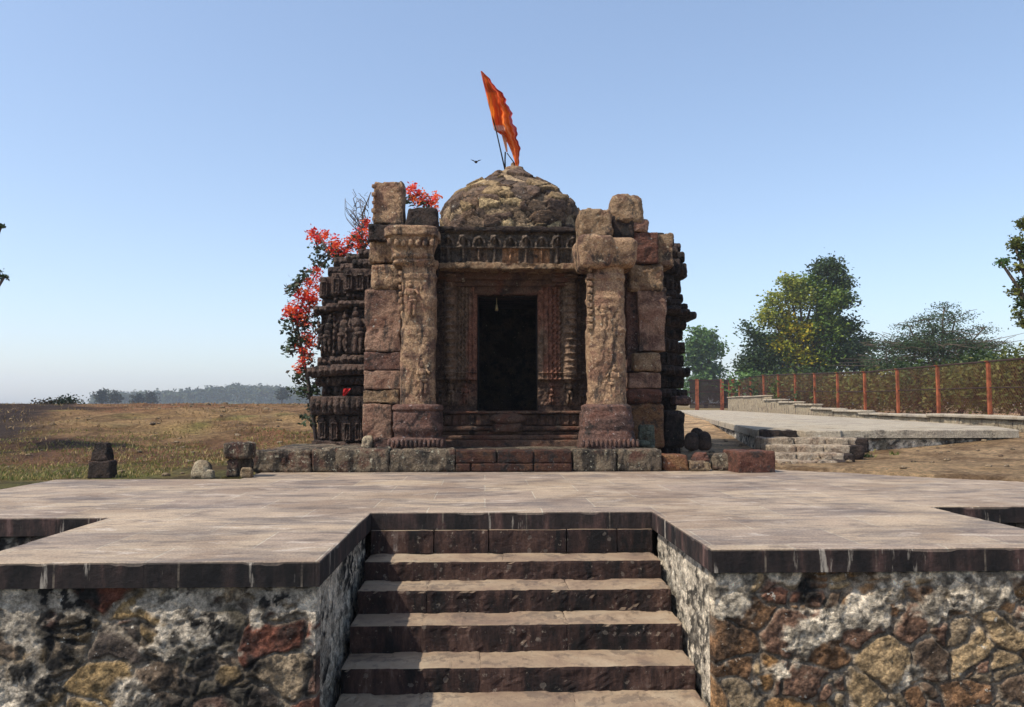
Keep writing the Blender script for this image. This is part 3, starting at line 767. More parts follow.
piece('dark_shade', 404.5, 207, 439, 233.5, YA-.02, seed=14, depth=.45, r=.05, amp=.05, name='masonry_block', taper=.15)

# ---- right cluster
YB = 10.5
piece('tanblock', 579, 208, 613, 237, YA-.15, seed=21, depth=.45, r=.05, amp=.045, taper=.06)
m = MB(); blk(m, 611, 193, 646, 223, YA, .45, .09, .035, 22, .02, 4.2, fine=.012, taper=.12); m.build('boulder', M['tanblock'], temple)
piece('dark_shade', 612, 215, 634, 238, YA+.02, seed=23, depth=.4, r=.04, amp=.03)
piece('pier', 632, 219, 648.5, 232, YA+.03, seed=24, depth=.35, r=.04, amp=.03)
piece('red', 633.5, 231.5, 658, 263, YA+.04, seed=25, depth=.5, r=.02, amp=.02)
piece('tanblock', 657.5, 233, 673.5, 266, YB+.15, seed=26, depth=.5, r=.02, amp=.025)
piece('tanblock', 628.5, 263, 663, 291, YB-.05, seed=27, depth=.5, r=.06, amp=.05)
piece('pier', 638, 291, 666, 352, YB, seed=28, depth=.5, name='pier_stone', amp=.04, fr=3)
piece('purple', 626.5, 270, 638.5, 372, YB+.1, seed=29, depth=.5, name='pier_stone', amp=.03)
piece('tanblock', 633, 352.5, 661, 371.5, YB-.03, seed=30, depth=.45, name='pier_stone', r=.04, amp=.03)
piece('pier', 628.5, 372, 661, 388, YB, seed=31, depth=.45, name='pier_stone')
piece('red', 626, 388.5, 662, 404, YB-.02, seed=32, depth=.45, r=.07, amp=.04, name='pier_stone')
piece('ochre', 629, 404, 664, 448, YB, seed=33, depth=.45, r=.05, amp=.05, name='pier_stone')
piece('dark_shade', 664.5, 411, 686, 449, 10.95, seed=34, depth=.5, r=.06, amp=.02, taper=.06, name='corner_stone')
# pale broken ledge fragment at the right wall
piece('purple', 675, 396, 692, 405, 11.2, seed=35, depth=.3, r=.03, amp=.03, name='broken_ledge')

# ---- door front
door = MB(); YF = 10.9
def dm(u, v, cu, cv, ru, rv, h): return h*np.sqrt(np.clip(1-((u-cu)/ru)**2-((v-cv)/rv)**2, 0, 1))
def figh(u, v, cu, b, s):
    r = 0*u
    for (dx, dz, rx, rz, h) in ((0, .9, .09, .1, .05), (0, .68, .13, .15, .055), (.01, .46, .13, .1, .06), (-.06, .24, .06, .24, .045), (.07, .24, .06, .24, .045), (-.18, .66, .05, .14, .03), (.19, .6, .05, .14, .03), (0, .93, .17, .14, .02)):
        r = np.maximum(r, dm(u, v, cu+dx*s, b+dz*s, rx*s, rz*s, h*s*1.8))
    return r
def jamb_fn(W, H, flip, seed):
    cred = np.array(G('7c5646')); cbr = np.array(G('75604f')); cdk = np.array(G('4c3b32'))
    def fn(u, v):
        x = W-u if flip else u            # x=0 outer edge, W at the opening
        f = x/W
        h = 0*u
        # outer: dark recess with beads, then a round column, then flat fluted bands by the opening
        h += -.05*(f < .12)
        col = (f > .2)*(f < .48); h += col*.07*np.sqrt(np.clip(1-((f-.34)/.14)**2, 0, 1))
        rings = col*.02*(np.sin(v*2*np.pi/.19)**8); h += rings
        for a in (.55, .63, .72, .80, .90): h += .018*np.exp(-((f-a)/.018)**2)
        h += .012*(f > .5)*np.sin(v*2*np.pi/.07)*np.sin(f*60)*(f < .72)
        h += (f < .12)*.02*np.sin(v*2*np.pi/.06)
        low = v < .36*1.
        fg = np.maximum(np.maximum(figh(u, v, W*(.35 if not flip else .65), .02, .36), figh(u, v, W*(.72 if not flip else .28), .02, .28)), figh(u, v, W*(.1 if not flip else .9), .02, .25))
        h = np.where(low, -.03+fg*1.5, h)
        ledge = (np.abs(v-.37) < .012)+(np.abs(v-.45) < .008)
        h += ledge*.02
        capz = H-v
        cc = (capz < .16)*(f < .55); h += cc*(.05-.03*np.cos(capz*2*np.pi/.053))
        p = np.stack([u*1., v*1., 0*u], 1)
        h += .012*fbm(p*22, seed, 3)+.006*fbm(p*60, seed+1, 2)
        c = cbr[None]*(1+.35*fbm(p*7, seed+2, 3))[:, None]
        rm = sstep(.5, .6, f)*sstep(.0, .4, fbm(p*np.array([4, 1.2, 1]), seed+3, 3)+.35)
        c = c*(1-rm[:, None])+cred*rm[:, None]
        dk = sstep(.3, .1, f)+(fg < .004)*low*.6  # shade of the recess and behind the figures put into the colour
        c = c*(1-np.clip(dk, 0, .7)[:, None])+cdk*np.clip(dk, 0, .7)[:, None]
        return h*1.9, np.clip(c*1.05, 0, 1)
    return fn
z0 = Z_(406, YF); z1 = Z_(268, YF)
xa, xb, xc, xd = X_(439, YF), X_(477, YF), X_(538, YF), X_(584, YF)
M['doorcol'] = stone('painted_door_stone', SAND, 3, .25, darkc=(.025, .02, .018), attr=True, lichen=.2, lichc=G('8c7f6c'), bmp=.7, carve=.12, cs=30, alb=1.0)
doorway = None
m = MB(); v, q = box(xa-.3, xb-.004, YF+.08, YF+.5, 0.1, z1); m.add(v, q, c=np.array(G('4c3b32'))); v, q = box(xc+.004, xd+.3, YF+.08, YF+.5, .1, z1); m.add(v, q, c=np.array(G('4c3b32')))
v, q = box(xb-.05, xc+.05, YF+.083, YF+.503, Z_(295, YF), z1+.3); m.add(v, q, c=np.array(G('3c2e28')))
doorway = m.build('doorway', M['doorcol'], temple, color=True, smooth=False)
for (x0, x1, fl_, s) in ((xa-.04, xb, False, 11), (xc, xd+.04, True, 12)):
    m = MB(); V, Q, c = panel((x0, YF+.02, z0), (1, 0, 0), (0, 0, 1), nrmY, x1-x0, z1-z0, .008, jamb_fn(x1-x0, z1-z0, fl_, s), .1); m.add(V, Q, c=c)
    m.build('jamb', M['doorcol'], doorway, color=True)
# stepped inner lintel
m = MB()
for j, (ya, yb_, yy, ext) in enumerate(((268, 279, YF-.12, 62), (279, 286, YF-.05, 60), (286, 294.5, YF+.01, 34))):
    blk(m, 508-ext-8*(j == 0), ya, 508+ext+8*(j == 0), yb_, yy, .4, .015, .008, 50+j, .03, 8)
for px in (455, 561):
    for j, (ya, yb_, hw) in enumerate(((266, 271, 11), (271, 276, 9), (276, 282, 10), (282, 286, 7.5))):
        blk(m, px-hw, ya, px+hw, yb_, YF-.2+.03*j, .3, .02, .008, 60+j, .02, 8)
lint = m.build('lintel', M['facade'], doorway)
# corner brackets inside the opening top
# iron frame of the gate
m = MB()
for a, b in (((478.5, 411), (478.5, 296)), ((537, 411), (537, 296)), ((478.5, 297), (537, 297))):
    m.add(*tube([P(*a, YF+.25), P(*b, YF+.25)], .012, 6))
m.build('gate_frame', M['iron'], doorway)
# threshold mouldings
m = MB()
for j, (ya, yb_, yy) in enumerate(((411, 414, YF-.10), (414, 426, YF-.04), (426, 431, YF-.14), (431, 435, YF-.10), (435, 440, YF-.22), (440, 449, YF-.30))):
    blk(m, 438, ya, 585, yb_, yy, .5, .018, .008, 80+j, .025, 8, cap=90)
for j in range(17):
    if not 6 <= j <= 10: blk(m, 444+j*8, 415, 449.5+j*8, 425.5, YF-.07, .1, .02, .01, 100+j, .015, 9)
m.add(*ell((X_(508, YF), YF-.06, Z_(419, YF)), (.26, .16, .085), 14, .02, 12, 3)); blk(m, 493, 424, 523, 433, YF-.2, .2, .03, .02, 5)
m.build('threshold', M['facade'], doorway)
tag(m.__class__().add(*lathe(X_(496.5, YF+.3), YF+.3, [(Z_(311, YF+.3), .022), (Z_(309, YF+.3), .024), (Z_(306, YF+.3), .016), (Z_(303.5, YF+.3), .006), (Z_(290, YF+.3), .003)], 16)).build('hanging_bell', M['brass'], origin=P(496.5, 303, YF+.3)),
    'small brass bell hanging in the top of the dark doorway', 'bell')
# frieze and eaves slab
m = MB()
def frieze_fn(W, H, s):
    def fn(u, v):
        h = 0*u; f = v/H
        # upper arcade row
        k = u/(W/9.); fr_ = k-np.floor(k)
        up = (f > .48)*(f < .9)
        arch = np.abs(np.hypot((fr_-.5)*1.0, (f-.52)*1.5)-.36) < .08
        h += up*arch*.035
        h += up*.06*np.exp(-((fr_-.5)/.13)**2-((f-.66)/.09)**2)
        k3 = u/(W/4.5)-.2; f3 = k3-np.floor(k3); h += up*.05*(np.abs(f3-.5) < .09)*(f < .78)
        h += (np.abs(f-.45) < .025)*.055+(f > .9)*.05
        # lower pleated row
        lo = (f < .42); h += lo*(.02*np.abs(np.sin(u*np.pi/(W/27.)))+.02*(np.abs(((u/(W/9.)) % 1)-.5) > .42))
        h += lo*.03*np.exp(-((fr_-.5)/.12)**2)
        p = np.stack([u, v, 0*u], 1); h += .014*fbm(p*18, s, 3)+.006*fbm(p*55, s+1, 2)
        c = np.array(G('54493f'))*(1+.4*fbm(p*5, s+2, 4))[:, None]
        tn = sstep(.1, .3, fbm(np.stack([np.floor(u/(W/9.))*3.1, 0*u, 0*u], 1), s+4, 2))*lo
        c = c*(1-tn[:, None]*.8)+np.array(G('8a6648'))*tn[:, None]*.8
        return h*1.5, np.clip(c*1.25, 0, 1)
    return fn
fx0, fx1 = X_(440, YZ, 245), X_(580, YZ, 245)
V, Q, c = panel((fx0, YZ, Z_(265, YZ)), (1, 0, 0), (0, 0, 1), nrmY, fx1-fx0, Z_(229, YZ)-Z_(265, YZ), .008, frieze_fn(fx1-fx0, Z_(229, YZ)-Z_(265, YZ), 71), .1); m.add(V, Q, c=c)
v, q = box(fx0-.1, fx1+.1, YZ+.08, YZ+1.8, Z_(267, YZ), Z_(229.5, YZ)); m.add(v, q, c=np.array(G('3f3630')))
m.build('frieze', M['doorcol'], temple, color=True)
m = MB(); blk(m, 436, 226.5, 582, 231, YZ-.10, 1.9, .02, .015, 91, .03, 6, cap=90); m.build('cornice', M['dark_shade'], temple)
m = MB(); blk(m, 438, 262.5, 584, 269, YZ-.32, .6, .02, .016, 93, .025, 5, cap=90, fine=.008); m.build('eaves_slab', M['tanblock'], temple)

# ---- rubble dome
m = MB(); YD = 11.95; kd = 1.0
dcx = X_(510.5, YD, 215)
dp = [(224, 69.5), (217, 69.5), (210, 65), (204, 60), (198, 52), (193, 44.5), (189, 38), (185, 31), (181, 23.5), (177, 17.5), (174, 14), (172, 12)]
kk = YD/F
prof = [(Z_(228, YZ)-.04, 68*kk)]+[(Z_(y, YD, 510), r*kk) for y, r in dp]
V, Q, T = lathe(dcx, YD, prof, 300, 2.3, 0, 1, 1, .012)
def dome_fn(V):
    rel = V-np.array([dcx, YD, 0]); an = np.arctan2(rel[:, 1], rel[:, 0]); rr = np.hypot(rel[:, 0], rel[:, 1])
    out = np.stack([rel[:, 0]/np.maximum(rr, .01)*.75, rel[:, 1]/np.maximum(rr, .01)*.75, np.full(len(V), .66)], 1)
    q = V*np.array([4.4, 4.4, 8.])+.4*np.stack([fbm(V*4, 1, 2), fbm(V*4, 2, 2), fbm(V*4, 3, 2)], 1)
    d1, d2, idn = voro(q, 77, 3)
    body = sstep(.01, .055, d2-d1)
    h = body*(.02+.085*idn)+.012*fbm(V*12, 9, 4)+.006*fbm(V*45, 10, 2)-.045
    cols = np.array([G('84705a'), G('9c866a'), G('6e5c4c'), G('54463c'), G('b39c76'), G('725c4a'), G('645246'), G('8c7658')])
    ci = (idn*len(cols)*.999).astype(int)
    c = cols[ci]*body[:, None]+np.array(G('332a24'))*(1-body[:, None])
    return V+out*h[:, None], c
V, c = dome_fn(V); m.add(V, Q, T, c)
dome = m.build('dome', M['domestone'], temple, color=True)
m = MB(); m.add(*lathe(X_(514.5, YD, 170), YD, [(Z_(176, YD), .17), (Z_(172, YD), .165), (Z_(168.5, YD), .15), (Z_(167.5, YD), .10)], 32, 2, .012, 8, 5)); 
m.add(*ell((X_(513, YD, 163), YD, Z_(165.5, YD)), (.035, .035, .05), 6)); m.build('cap_stone', M['tanblock'], dome)

# ------------------------------------------------------------------ flag
YG = 11.9
fl_root = thing('saffron_flag', tuple(P(505, 169, YG)), 'saffron orange pennant on a thin leaning stick, on top of the dome', 'flag')
m = MB(); m.add(*tube([P(505.5, 172, YG), P(501, 152, YG), P(496.5, 132, YG), P(489, 105, YG), P(481.5, 73, YG)], [.012, .011, .010, .008, .006], 6)); m.build('stick', M['iron'], fl_root)
m = MB(); m.add(*tube([P(505.5, 174, YG+.05), P(505, 160, YG+.05), P(505.3, 152, YG+.05)], .012, 6)); m.add(*tube([P(507, 153, YG+.03), P(515, 164, YG)], .008, 6)); m.build('prop_stick', M['iron'], fl_root)
# cloth: rows from the tip down, left edge (on the stick) and right edge
rows = [(71, 480.5, 482, 0), (80, 482.5, 490.5, 0), (90, 485, 499, 0), (100, 487.5, 506.5, 0), (110, 490, 510, 0), (120, 492, 513, .1), (130, 494, 516, .3), (136, 503, 517.5, 1), (144, 508, 519, 1), (152, 511.5, 519.8, 1), (160, 514.2, 519.5, 1), (166, 515.5, 518.5, 1)]
nu = 26; ry = np.array([r[0] for r in rows]); yy = np.linspace(71, 166, 70)
la = np.interp(yy, ry, [r[1] for r in rows]); ra = np.interp(yy, ry, [r[2] for r in rows])
Vf = []; Cf = []
for a, y in enumerate(yy):
    for b in range(nu+1):
        t_ = b/nu; px = la[a]+(ra[a]-la[a])*t_
        wd = (ra[a]-la[a])/40
        dy = .30*wd*math.sin(t_*8+y*.05)+.2*wd*math.sin(t_*21+y*.09+1)+.05*math.sin(y*.22+t_*4)+.10*t_
        Vf.append(P(px, y, YG+dy-.02))
        k_ = .5+.5*math.sin(t_*9+y*.12)
        cc = np.array([.80+.08*k_, .15+.10*k_, .03]); px = px+(1.2*math.sin(y*.35)+.6*math.sin(y*.9))*t_*min(1, wd*3)
        if y >= 71: Vf[-1] = P(px, y, YG+dy-.02)
        if t_ > .86 or (y > 126 and y < 131 and t_ < .5): cc = np.array([.55, .06, .05]) if t_ > .86 else np.array([.8, .55, .45])
        if y < 92: cc = cc*np.array([.75, .6, .9])
        Cf.append(cc)
idx = np.arange(len(Vf)).reshape(len(yy), nu+1)
Qf = np.stack([idx[:-1, :-1], idx[1:, :-1], idx[1:, 1:], idx[:-1, 1:]], -1).reshape(-1, 4)
m = MB(); m.add(np.array(Vf), Qf, c=np.array(Cf)); m.build('pennant', M['cloth'], fl_root, color=True)
# pale tassel strip hanging inside the fork
Vt = []
for a, y in enumerate(np.linspace(130, 152, 14)):
    for b in range(5): Vt.append(P(500.3+a*.45+b/4*(5.2-a*.28), y, YG+.03+.02*math.sin(b*2+a*.5)))
idx = np.arange(len(Vt)).reshape(14, 5); Qt = np.stack([idx[:-1, :-1], idx[1:, :-1], idx[1:, 1:], idx[:-1, 1:]], -1).reshape(-1, 4)
m = MB(); m.add(np.array(Vt), Qt, c=np.array([.75, .36, .2])); m.build('cloth_tail', M['cloth'], fl_root, color=True)

m = MB(); bp = P(476, 162, 15.)
m.add(*ell(bp, (.03, .06, .018), 5)); 
for sd in (-1, 1): m.add(np.array([bp+[0, -.03, 0], bp+[0, .03, 0], bp+[sd*.11, .01, .05], bp+[sd*.06, -.02, .035]]), [(0, 1, 2, 3)])
tag(m.build('bird', M['iron'], origin=bp), 'tiny dark bird in flight left of the flag above the dome', 'bird')
# ------------------------------------------------------------------ loose stones, carved slabs
def rock(px0, px1, yt, yb, Y, mat, seed, label, name='loose_stone', group=None, r=.5, amp=.05, depth=None, cat='stone', fr=4, taper=.1, rz=0.):
    a = P(px0, yb, Y); b = P(px1, yt, Y); w_, h_ = b[0]-a[0], b[2]-a[2]; d = depth or w_*.8
    m = MB(); c0 = ((a[0]+b[0])/2, Y+d/2, (a[2]+b[2])/2-.01)
    m.add(*rbox(c0, (w_, d, h_+.02), min(w_, h_)*r*.5, .018, amp, fr, seed, rotm(0, 0, rz), taper, fine=.006))
    o = m.build(name, M[mat], origin=(c0[0], c0[1], a[2]-.02)); tag(o, label, cat, group); return o
rock(662.5, 689, 455, 470, 9.55, 'ochre', 1, 'pale yellowish block at the right end of the temple plinth, lowest and flattest', r=.3, amp=.02)
rock(690, 712, 461, 470.5, 9.5, 'rock', 2, 'flat brown stone lying under the pointed reddish rock beside the plinth', r=.5, amp=.03, group='rubble stones right of the temple plinth')
rock(692, 714, 451.5, 462, 9.55, 'red', 3, 'pointed reddish rock on top of the flat brown stone beside the plinth', r=.9, amp=.05, group='rubble stones right of the temple plinth', taper=.4)
rock(713, 733, 454, 470.5, 9.55, 'plinth', 4, 'grey mossy stone touching the left side of the square red block', r=.7, amp=.05, group='rubble stones right of the temple plinth')
rock(735.5, 774.5, 451.5, 472.5, 9.3, 'red', 5, 'large squared reddish brown block at the end of the stone row', 'squared_block', r=.12, amp=.012, depth=.45, taper=.02, rz=.12)
for j, (a, b, c_, d, mt, lb) in enumerate(((686, 701, 433, 449, 'dark_shade', 'black boulder touching the temple corner, left one of the dark heap'), (698, 713, 432, 449, 'dark_shade', 'black boulder at the right edge of the dark heap'), (692, 706, 428, 438, 'dark_shade', 'small black boulder crowning the dark heap by the temple'))):
    rock(a, b, c_, d, 10.45+.1*j, mt, 20+j, lb, 'boulder', r=.95, amp=.07, group='dark boulders heaped by the temple corner', taper=.2)
# small carved idol slab
xi = X_(647, 10.2); zi0 = Z_(449, 10.2)
m = MB(); m.add(*rbox((xi, 10.26, zi0+.15), (.24, .08, .32), .035, .02, .012, 9, 4, taper=.15))
figure(m, xi, 10.2, zi0+.02, .25, 77); m.add(*ell((xi-.05, 10.19, zi0+.06), (.09, .05, .05), 6, .01, 14, 3))
tag(m.build('carved_idol', M['idol'], origin=(xi, 10.24, zi0)), 'small greenish carved figure slab leaning at the foot of the right pier', 'idol')
# field stones left of the temple
r_ = thing('carved_stele', tuple(P(99, 474, 9.0)), 'dark upright broken stele on a squared foot in the grass, far left', 'stele')
m = MB(); blk(m, 86.5, 461, 111, 480, 8.97, .2, .02, .014, 61, .02, 6, taper=.1); m.build('foot', M['dark_shade'], r_)
m = MB(); blk(m, 88, 441.5, 109, 462, 8.99, .17, .03, .02, 62, .02, 6, taper=.26); m.build('shaft', M['dark_shade'], r_)
rock(188, 211, 462, 478, 8.9, 'pale', 63, 'pale cream wedge shaped rock lying between the stele and the broken post', 'pale_rock', r=.8, amp=.06, taper=.35)
rock(200, 214, 470, 478, 8.8, 'pale', 66, 'small cream stone chip against the front of the pale wedge rock', 'pale_rock', r=.8, amp=.04, taper=.2)
r_ = thing('broken_post', tuple(P(236, 477, 8.9)), 'short hollowed stone post with a blocky head at the left end of the plinth', 'stone post')
m = MB(); blk(m, 223, 443, 250, 459, 8.9, .26, .03, .02, 64, .02, 6); m.build('head', M['plinth'], r_)
m = MB(); blk(m, 226, 458, 239, 477.5, 8.93, .2, .03, .02, 65, .02, 6); blk(m, 240, 458, 250, 477, 9.0, .15, .02, .015, 68, .02, 6); m.build('leg', M['plinth'], r_)
rock(238, 252, 468, 478, 8.82, 'rock', 67, 'rounded brown stone at the foot of the hollowed post', r=.9, amp=.04)
# small red offering cloth on the ledge
m = MB(); vv = []
for a in range(7):
    for b in range(7):
        pp = P(343+b*1.35*(1-a*.12), 388.5+a*1.25, 11.0); vv.append((pp[0], pp[1]+.02*math.sin(b*1.7+a), pp[2]))
idx = np.arange(49).reshape(7, 7); Q7 = np.stack([idx[:-1, :-1], idx[1:, :-1], idx[1:, 1:], idx[:-1, 1:]], -1).reshape(-1, 4)
m.add(np.array(vv), Q7, c=np.array([.6, .03, .03]))
tag(m.build('red_cloth', M['cloth'], origin=P(347, 397, 11.0), color=True), 'scrap of red cloth lying on the left carved ledge of the temple', 'cloth')

# ------------------------------------------------------------------ raised path on the right
path = thing('raised_path', (7., 14., .0), 'low pale concrete causeway running back from the dirt beside the temple toward the fence', 'walkway')
ppoly = [(5.42, 12.0), (8.15, 12.0), (9.1, 14.0), (9.9, 18.), (15.4, 52.), (12.6, 52.), (7.97, 30.8), (4.25, 12.6), (4.2, 12.25), (4.75, 11.75), (5.25, 11.7)]
pzf = .405
m = MB(); V, Q, T = prism_worn(ppoly, pzf-.12, pzf, step=.1, r=.012, wob=.012); m.add(V, Q, T)
m.build('deck', M['concrete'], path, smooth=False)
m = MB()
inner = np.array(ppoly); cen = np.array([8., 24.]); 
def wallseg(mb, a, b, z0, z1, th, seed, pal='dark', depth=.05, step=.02, **k):
    a, b = np.array(a, float), np.array(b, float); d = b-a; L = np.linalg.norm(d); d /= L; nn = np.array([d[1], -d[0]])
    V, Q, c = panel((a[0], a[1], z0), (d[0], d[1], 0), (0, 0, 1), (nn[0], nn[1], 0), L, z1-z0, step, rubble_fn(pal, seed, L, z1-z0, depth=depth, **k), .04)
    mb.add(V, Q, c=c)
wallseg(m, (5.4, 12.09), (8.1, 12.09), -.3, pzf-.118, .2, 710, 'left', lime=.35, mould=.6)
wallseg(m, (4.33, 12.62), (4.3, 12.3), -.3, pzf-.118, .2, 712, 'plaster', lime=.5, mould=.5)
wallseg(m, (8.03, 30.6), (4.33, 12.6), -.3, pzf-.118, .2, 713, 'plaster', lime=.5, mould=.5, step=.04)
wallseg(m, (4.8, 11.85), (5.3, 11.8), -.3, pzf-.118, .2, 714, 'plaster', lime=.5, mould=.4)
wallseg(m, (5.3, 11.8), (5.42, 12.1), -.3, pzf-.118, .2, 715, 'dark', lime=.3, mould=.6)
wallseg(m, (8.1, 12.1), (9.05, 14.05), -.3, pzf-.118, .2, 716, 'left', lime=.3, mould=.6)
ip = [(5.46, 12.14), (8.05, 12.14), (9.0, 14.0), (9.8, 18.), (15.3, 52.), (12.7, 52.), (8.1, 30.8), (4.4, 12.65), (4.8, 11.92), (5.25, 11.88)]
V, Q, T = prism_worn(ip, -.3, pzf-.125, step=.4, r=.004, wob=0); m.add(V, Q, T, c=np.array(G('4a4038')))
m.build('side_wall', M['rubble'], path, color=True)
# steps coming down from the path toward the terrace
for j, (xa_, xb_, yf, zt_) in enumerate(((4.02, 5.34, 11.42, .315), (3.98, 5.12, 11.08, .225), (3.92, 4.86, 10.74, .135), (3.88, 4.62, 10.40, .06))):
    s_ = MB(); rot = rotm(0, 0, -.10)
    n_ = 3; L = (xb_-xa_)/n_
    for q_ in range(n_):
        cx_ = xa_+L*(q_+.5)
        s_.add(*rbox((cx_, yf+.27-.10*(cx_-xa_), zt_-.10), (L-.008, .54, .20), .012, .03, .010, 6, 800+j*5+q_, rot, fine=.003))
    o = s_.build('step', M['steppale'], path)
    s2 = MB(); s2.add(*rbox((xb_+.04, yf+.24-.10*(xb_-xa_), zt_-.105), (.22, .50, .20), .015, .03, .014, 6, 850+j, rot, fine=.003)); s2.build('step_end', M['dark_shade'], path)  # shaded end of each step: shade put into a dark stone colour
s2 = MB(); s2.add(*rbox((4.42, 11.98, pzf-.06), (.46, .45, .135), .012, .03, .01, 5, 870, rotm(0, 0, -.1))); s2.build('nosing_block', M['dark_shade'], path)

# ------------------------------------------------------------------ stepped low wall behind the path
def wall_pt(px):
    t_ = (px-485)/F
    Y = (9.2-.1765*14)/(t_-.1765); return t_*Y, Y
lowwall = thing('stepped_wall', (wall_pt(900)[0], wall_pt(900)[1], .35), 'low weathered masonry wall stepping up beside the causeway below the fence', 'wall')
m = MB(); segs = ((730.5, 747, 397.5), (747, 768, 397), (768, 783, 400.5), (783, 799, 403), (799, 816, 405.5), (816, 839, 409.8), (839, 866, 412), (866, 938, 416), (938, 1070, 418.5))
for j, (a, b, yt) in enumerate(segs):
    xa_, ya_ = wall_pt(a); xb_, yb_ = wall_pt(b)
    zt_ = Z_(yt, (ya_+yb_)/2, (a+b)/2); L = math.hypot(xb_-xa_, yb_-ya_); an = math.atan2(yb_-ya_, xb_-xa_)
    m.add(*rbox(((xa_+xb_)/2+.15, (ya_+yb_)/2, (zt_+.0)/2), (L+.02, .4, zt_-.0), .03, .09, .03, 3, 900+j, rotm(0, 0, an), cap=80, fine=.015))
m.build('masonry', M['pale'], lowwall)
m = MB()
for j, (a, b, yt) in enumerate(segs):
    xa_, ya_ = wall_pt(a); xb_, yb_ = wall_pt(b); zt_ = Z_(yt, (ya_+yb_)/2, (a+b)/2); L = math.hypot(xb_-xa_, yb_-ya_); an = math.atan2(yb_-ya_, xb_-xa_)
    m.add(*rbox(((xa_+xb_)/2+.15, (ya_+yb_)/2, zt_+.03), (L+.03, .5, .07), .012, .1, .01, 3, 950+j, rotm(0, 0, an), cap=60))
m.build('coping', M['concrete'], lowwall)

# ------------------------------------------------------------------ fence
fr_ = thing('rusty_fence', (14.4, 22.5, .4), 'long rusty orange post and wire mesh fence along the right side', 'fence')
posts = []
for k in range(-1, 12):
    Y = 3*(7.5+k); Xp = Y*(63.5+3379/(7.5+k))/F
    tops = np.interp(k, [-1, 0, 3, 8, 11], [2.0, 2.02, 2.08, 2.50, 2.35]); bots = np.interp(k, [-1, 0, 3, 8, 11], [.35, .42, .40, .5, .5])
    posts.append((Xp, Y, bots, tops))
for (x, y, b, t_) in posts:
    m = MB(); v, q = box(x-.045, x+.045, y-.045, y+.045, b-.3, t_); m.add(v, q); v, q = box(x-.085, x+.085, y-.06, y+.06, t_, t_+.02); m.add(v, q)
    m.build('post', M['rust'], fr_, smooth=False)
m = MB()
for off in (0., .5, .97):
    m.add(*tube([(x, y, b+.05+(t_-b)*off) for (x, y, b, t_) in posts], .03 if off > .9 else .018, 5))
m.build('rail', M['rail'], fr_, smooth=False)
for (p0, p1) in zip(posts[:-1], posts[1:]):
    m = MB(); p0, p1 = np.array(p0), np.array(p1); L = np.linalg.norm((p1-p0)[:2]); n_ = int(L/.12)
    def at(s, z):
        q = p0+(p1-p0)*s; return np.array([q[0], q[1]+.0, q[2]+(q[3]-q[2])*z])
    hgt = (p0[3]-p0[2])/L
    for i in range(-int(n_*hgt)-1, n_+1):
        for sg in (1, -1):
            a, b = i/n_, (i/n_+hgt)
            s0, z0_ = a, 0.; s1, z1_ = b, 1.
            if s0 < 0: z0_ = -s0/(s1-s0); s0 = 0
            if s1 > 1: z1_ = (1-a)/(b-a); s1 = 1
            if s0 >= 1 or s1 <= 0: continue
            A, B = (at(s0, z0_), at(s1, z1_)) if sg > 0 else (at(s0, 1-z0_), at(s1, 1-z1_))
            m.add(*tube([A+[0, .01*sg, 0], B+[0, .01*sg, 0]], .0045, 3)[:2])
    m.build('wire_mesh', M['mesh'], fr_, smooth=False)
# closed gate beyond the far end of the fence
gt = thing('rusty_gate', tuple(P(710, 407, 56)), 'dark rusty double gate closing the far end of the path beside the temple corner', 'gate')
for px in (697, 722, 733):
    m = MB(); x = X_(px, 56); v, q = box(x-.12, x+.12, 55.9, 56.1, .3, Z_(379, 56)); m.add(v, q); m.build('post', M['rust'], gt, smooth=False)
m = MB()
for i in range(80):
    x = X_(690, 56)+(X_(735, 56)-X_(690, 56))*i/79
    v, q = box(x-.012, x+.012, 55.98, 56.02, .5, Z_(380, 56)); m.add(v, q)
for zz in (Z_(380, 56), Z_(392, 56), Z_(404, 56)):
    v, q = box(X_(688, 56), X_(736, 56), 55.96, 56.04, zz-.05, zz+.05); m.add(v, q)
m.build('bars', M['rail'], gt, smooth=False)

# ------------------------------------------------------------------ foliage
def leaf_cloud(mb, centres, n_per, spread, size, pal, rs, flat=.6, droop=0.):
    """little leaf faces gathered round twig tips"""
    C_ = np.repeat(np.array(centres), n_per, 0); n = len(C_)
    p = C_+rs.normal(0, 1, (n, 3))*np.array([spread, spread, spread*flat])
    u = rs.normal(0, 1, (n, 3)); u[:, 2] *= .6; u /= np.linalg.norm(u, axis=1, keepdims=True)
    v = np.cross(u, rs.normal(0, 1, (n, 3))); v /= np.linalg.norm(v, axis=1, keepdims=True)+1e-9
    s = size*(.6+.8*rs.random((n, 1)))
    quad = np.stack([p-u*s*.5, p+v*s*.27, p+u*s*.5-np.array([0, 0, droop])*s, p-v*s*.27], 1).reshape(-1, 3)
    pal = np.array(pal); ci = rs.integers(0, len(pal), len(centres)); ci = np.repeat(ci, n_per)
    sw = rs.random(n) < .25; ci = np.where(sw, rs.integers(0, len(pal), n), ci)
    c = pal[ci]*(.75+.5*rs.random((n, 1)))
    mb.add(quad, np.arange(4*n).reshape(-1, 4), c=np.repeat(c, 4, 0))
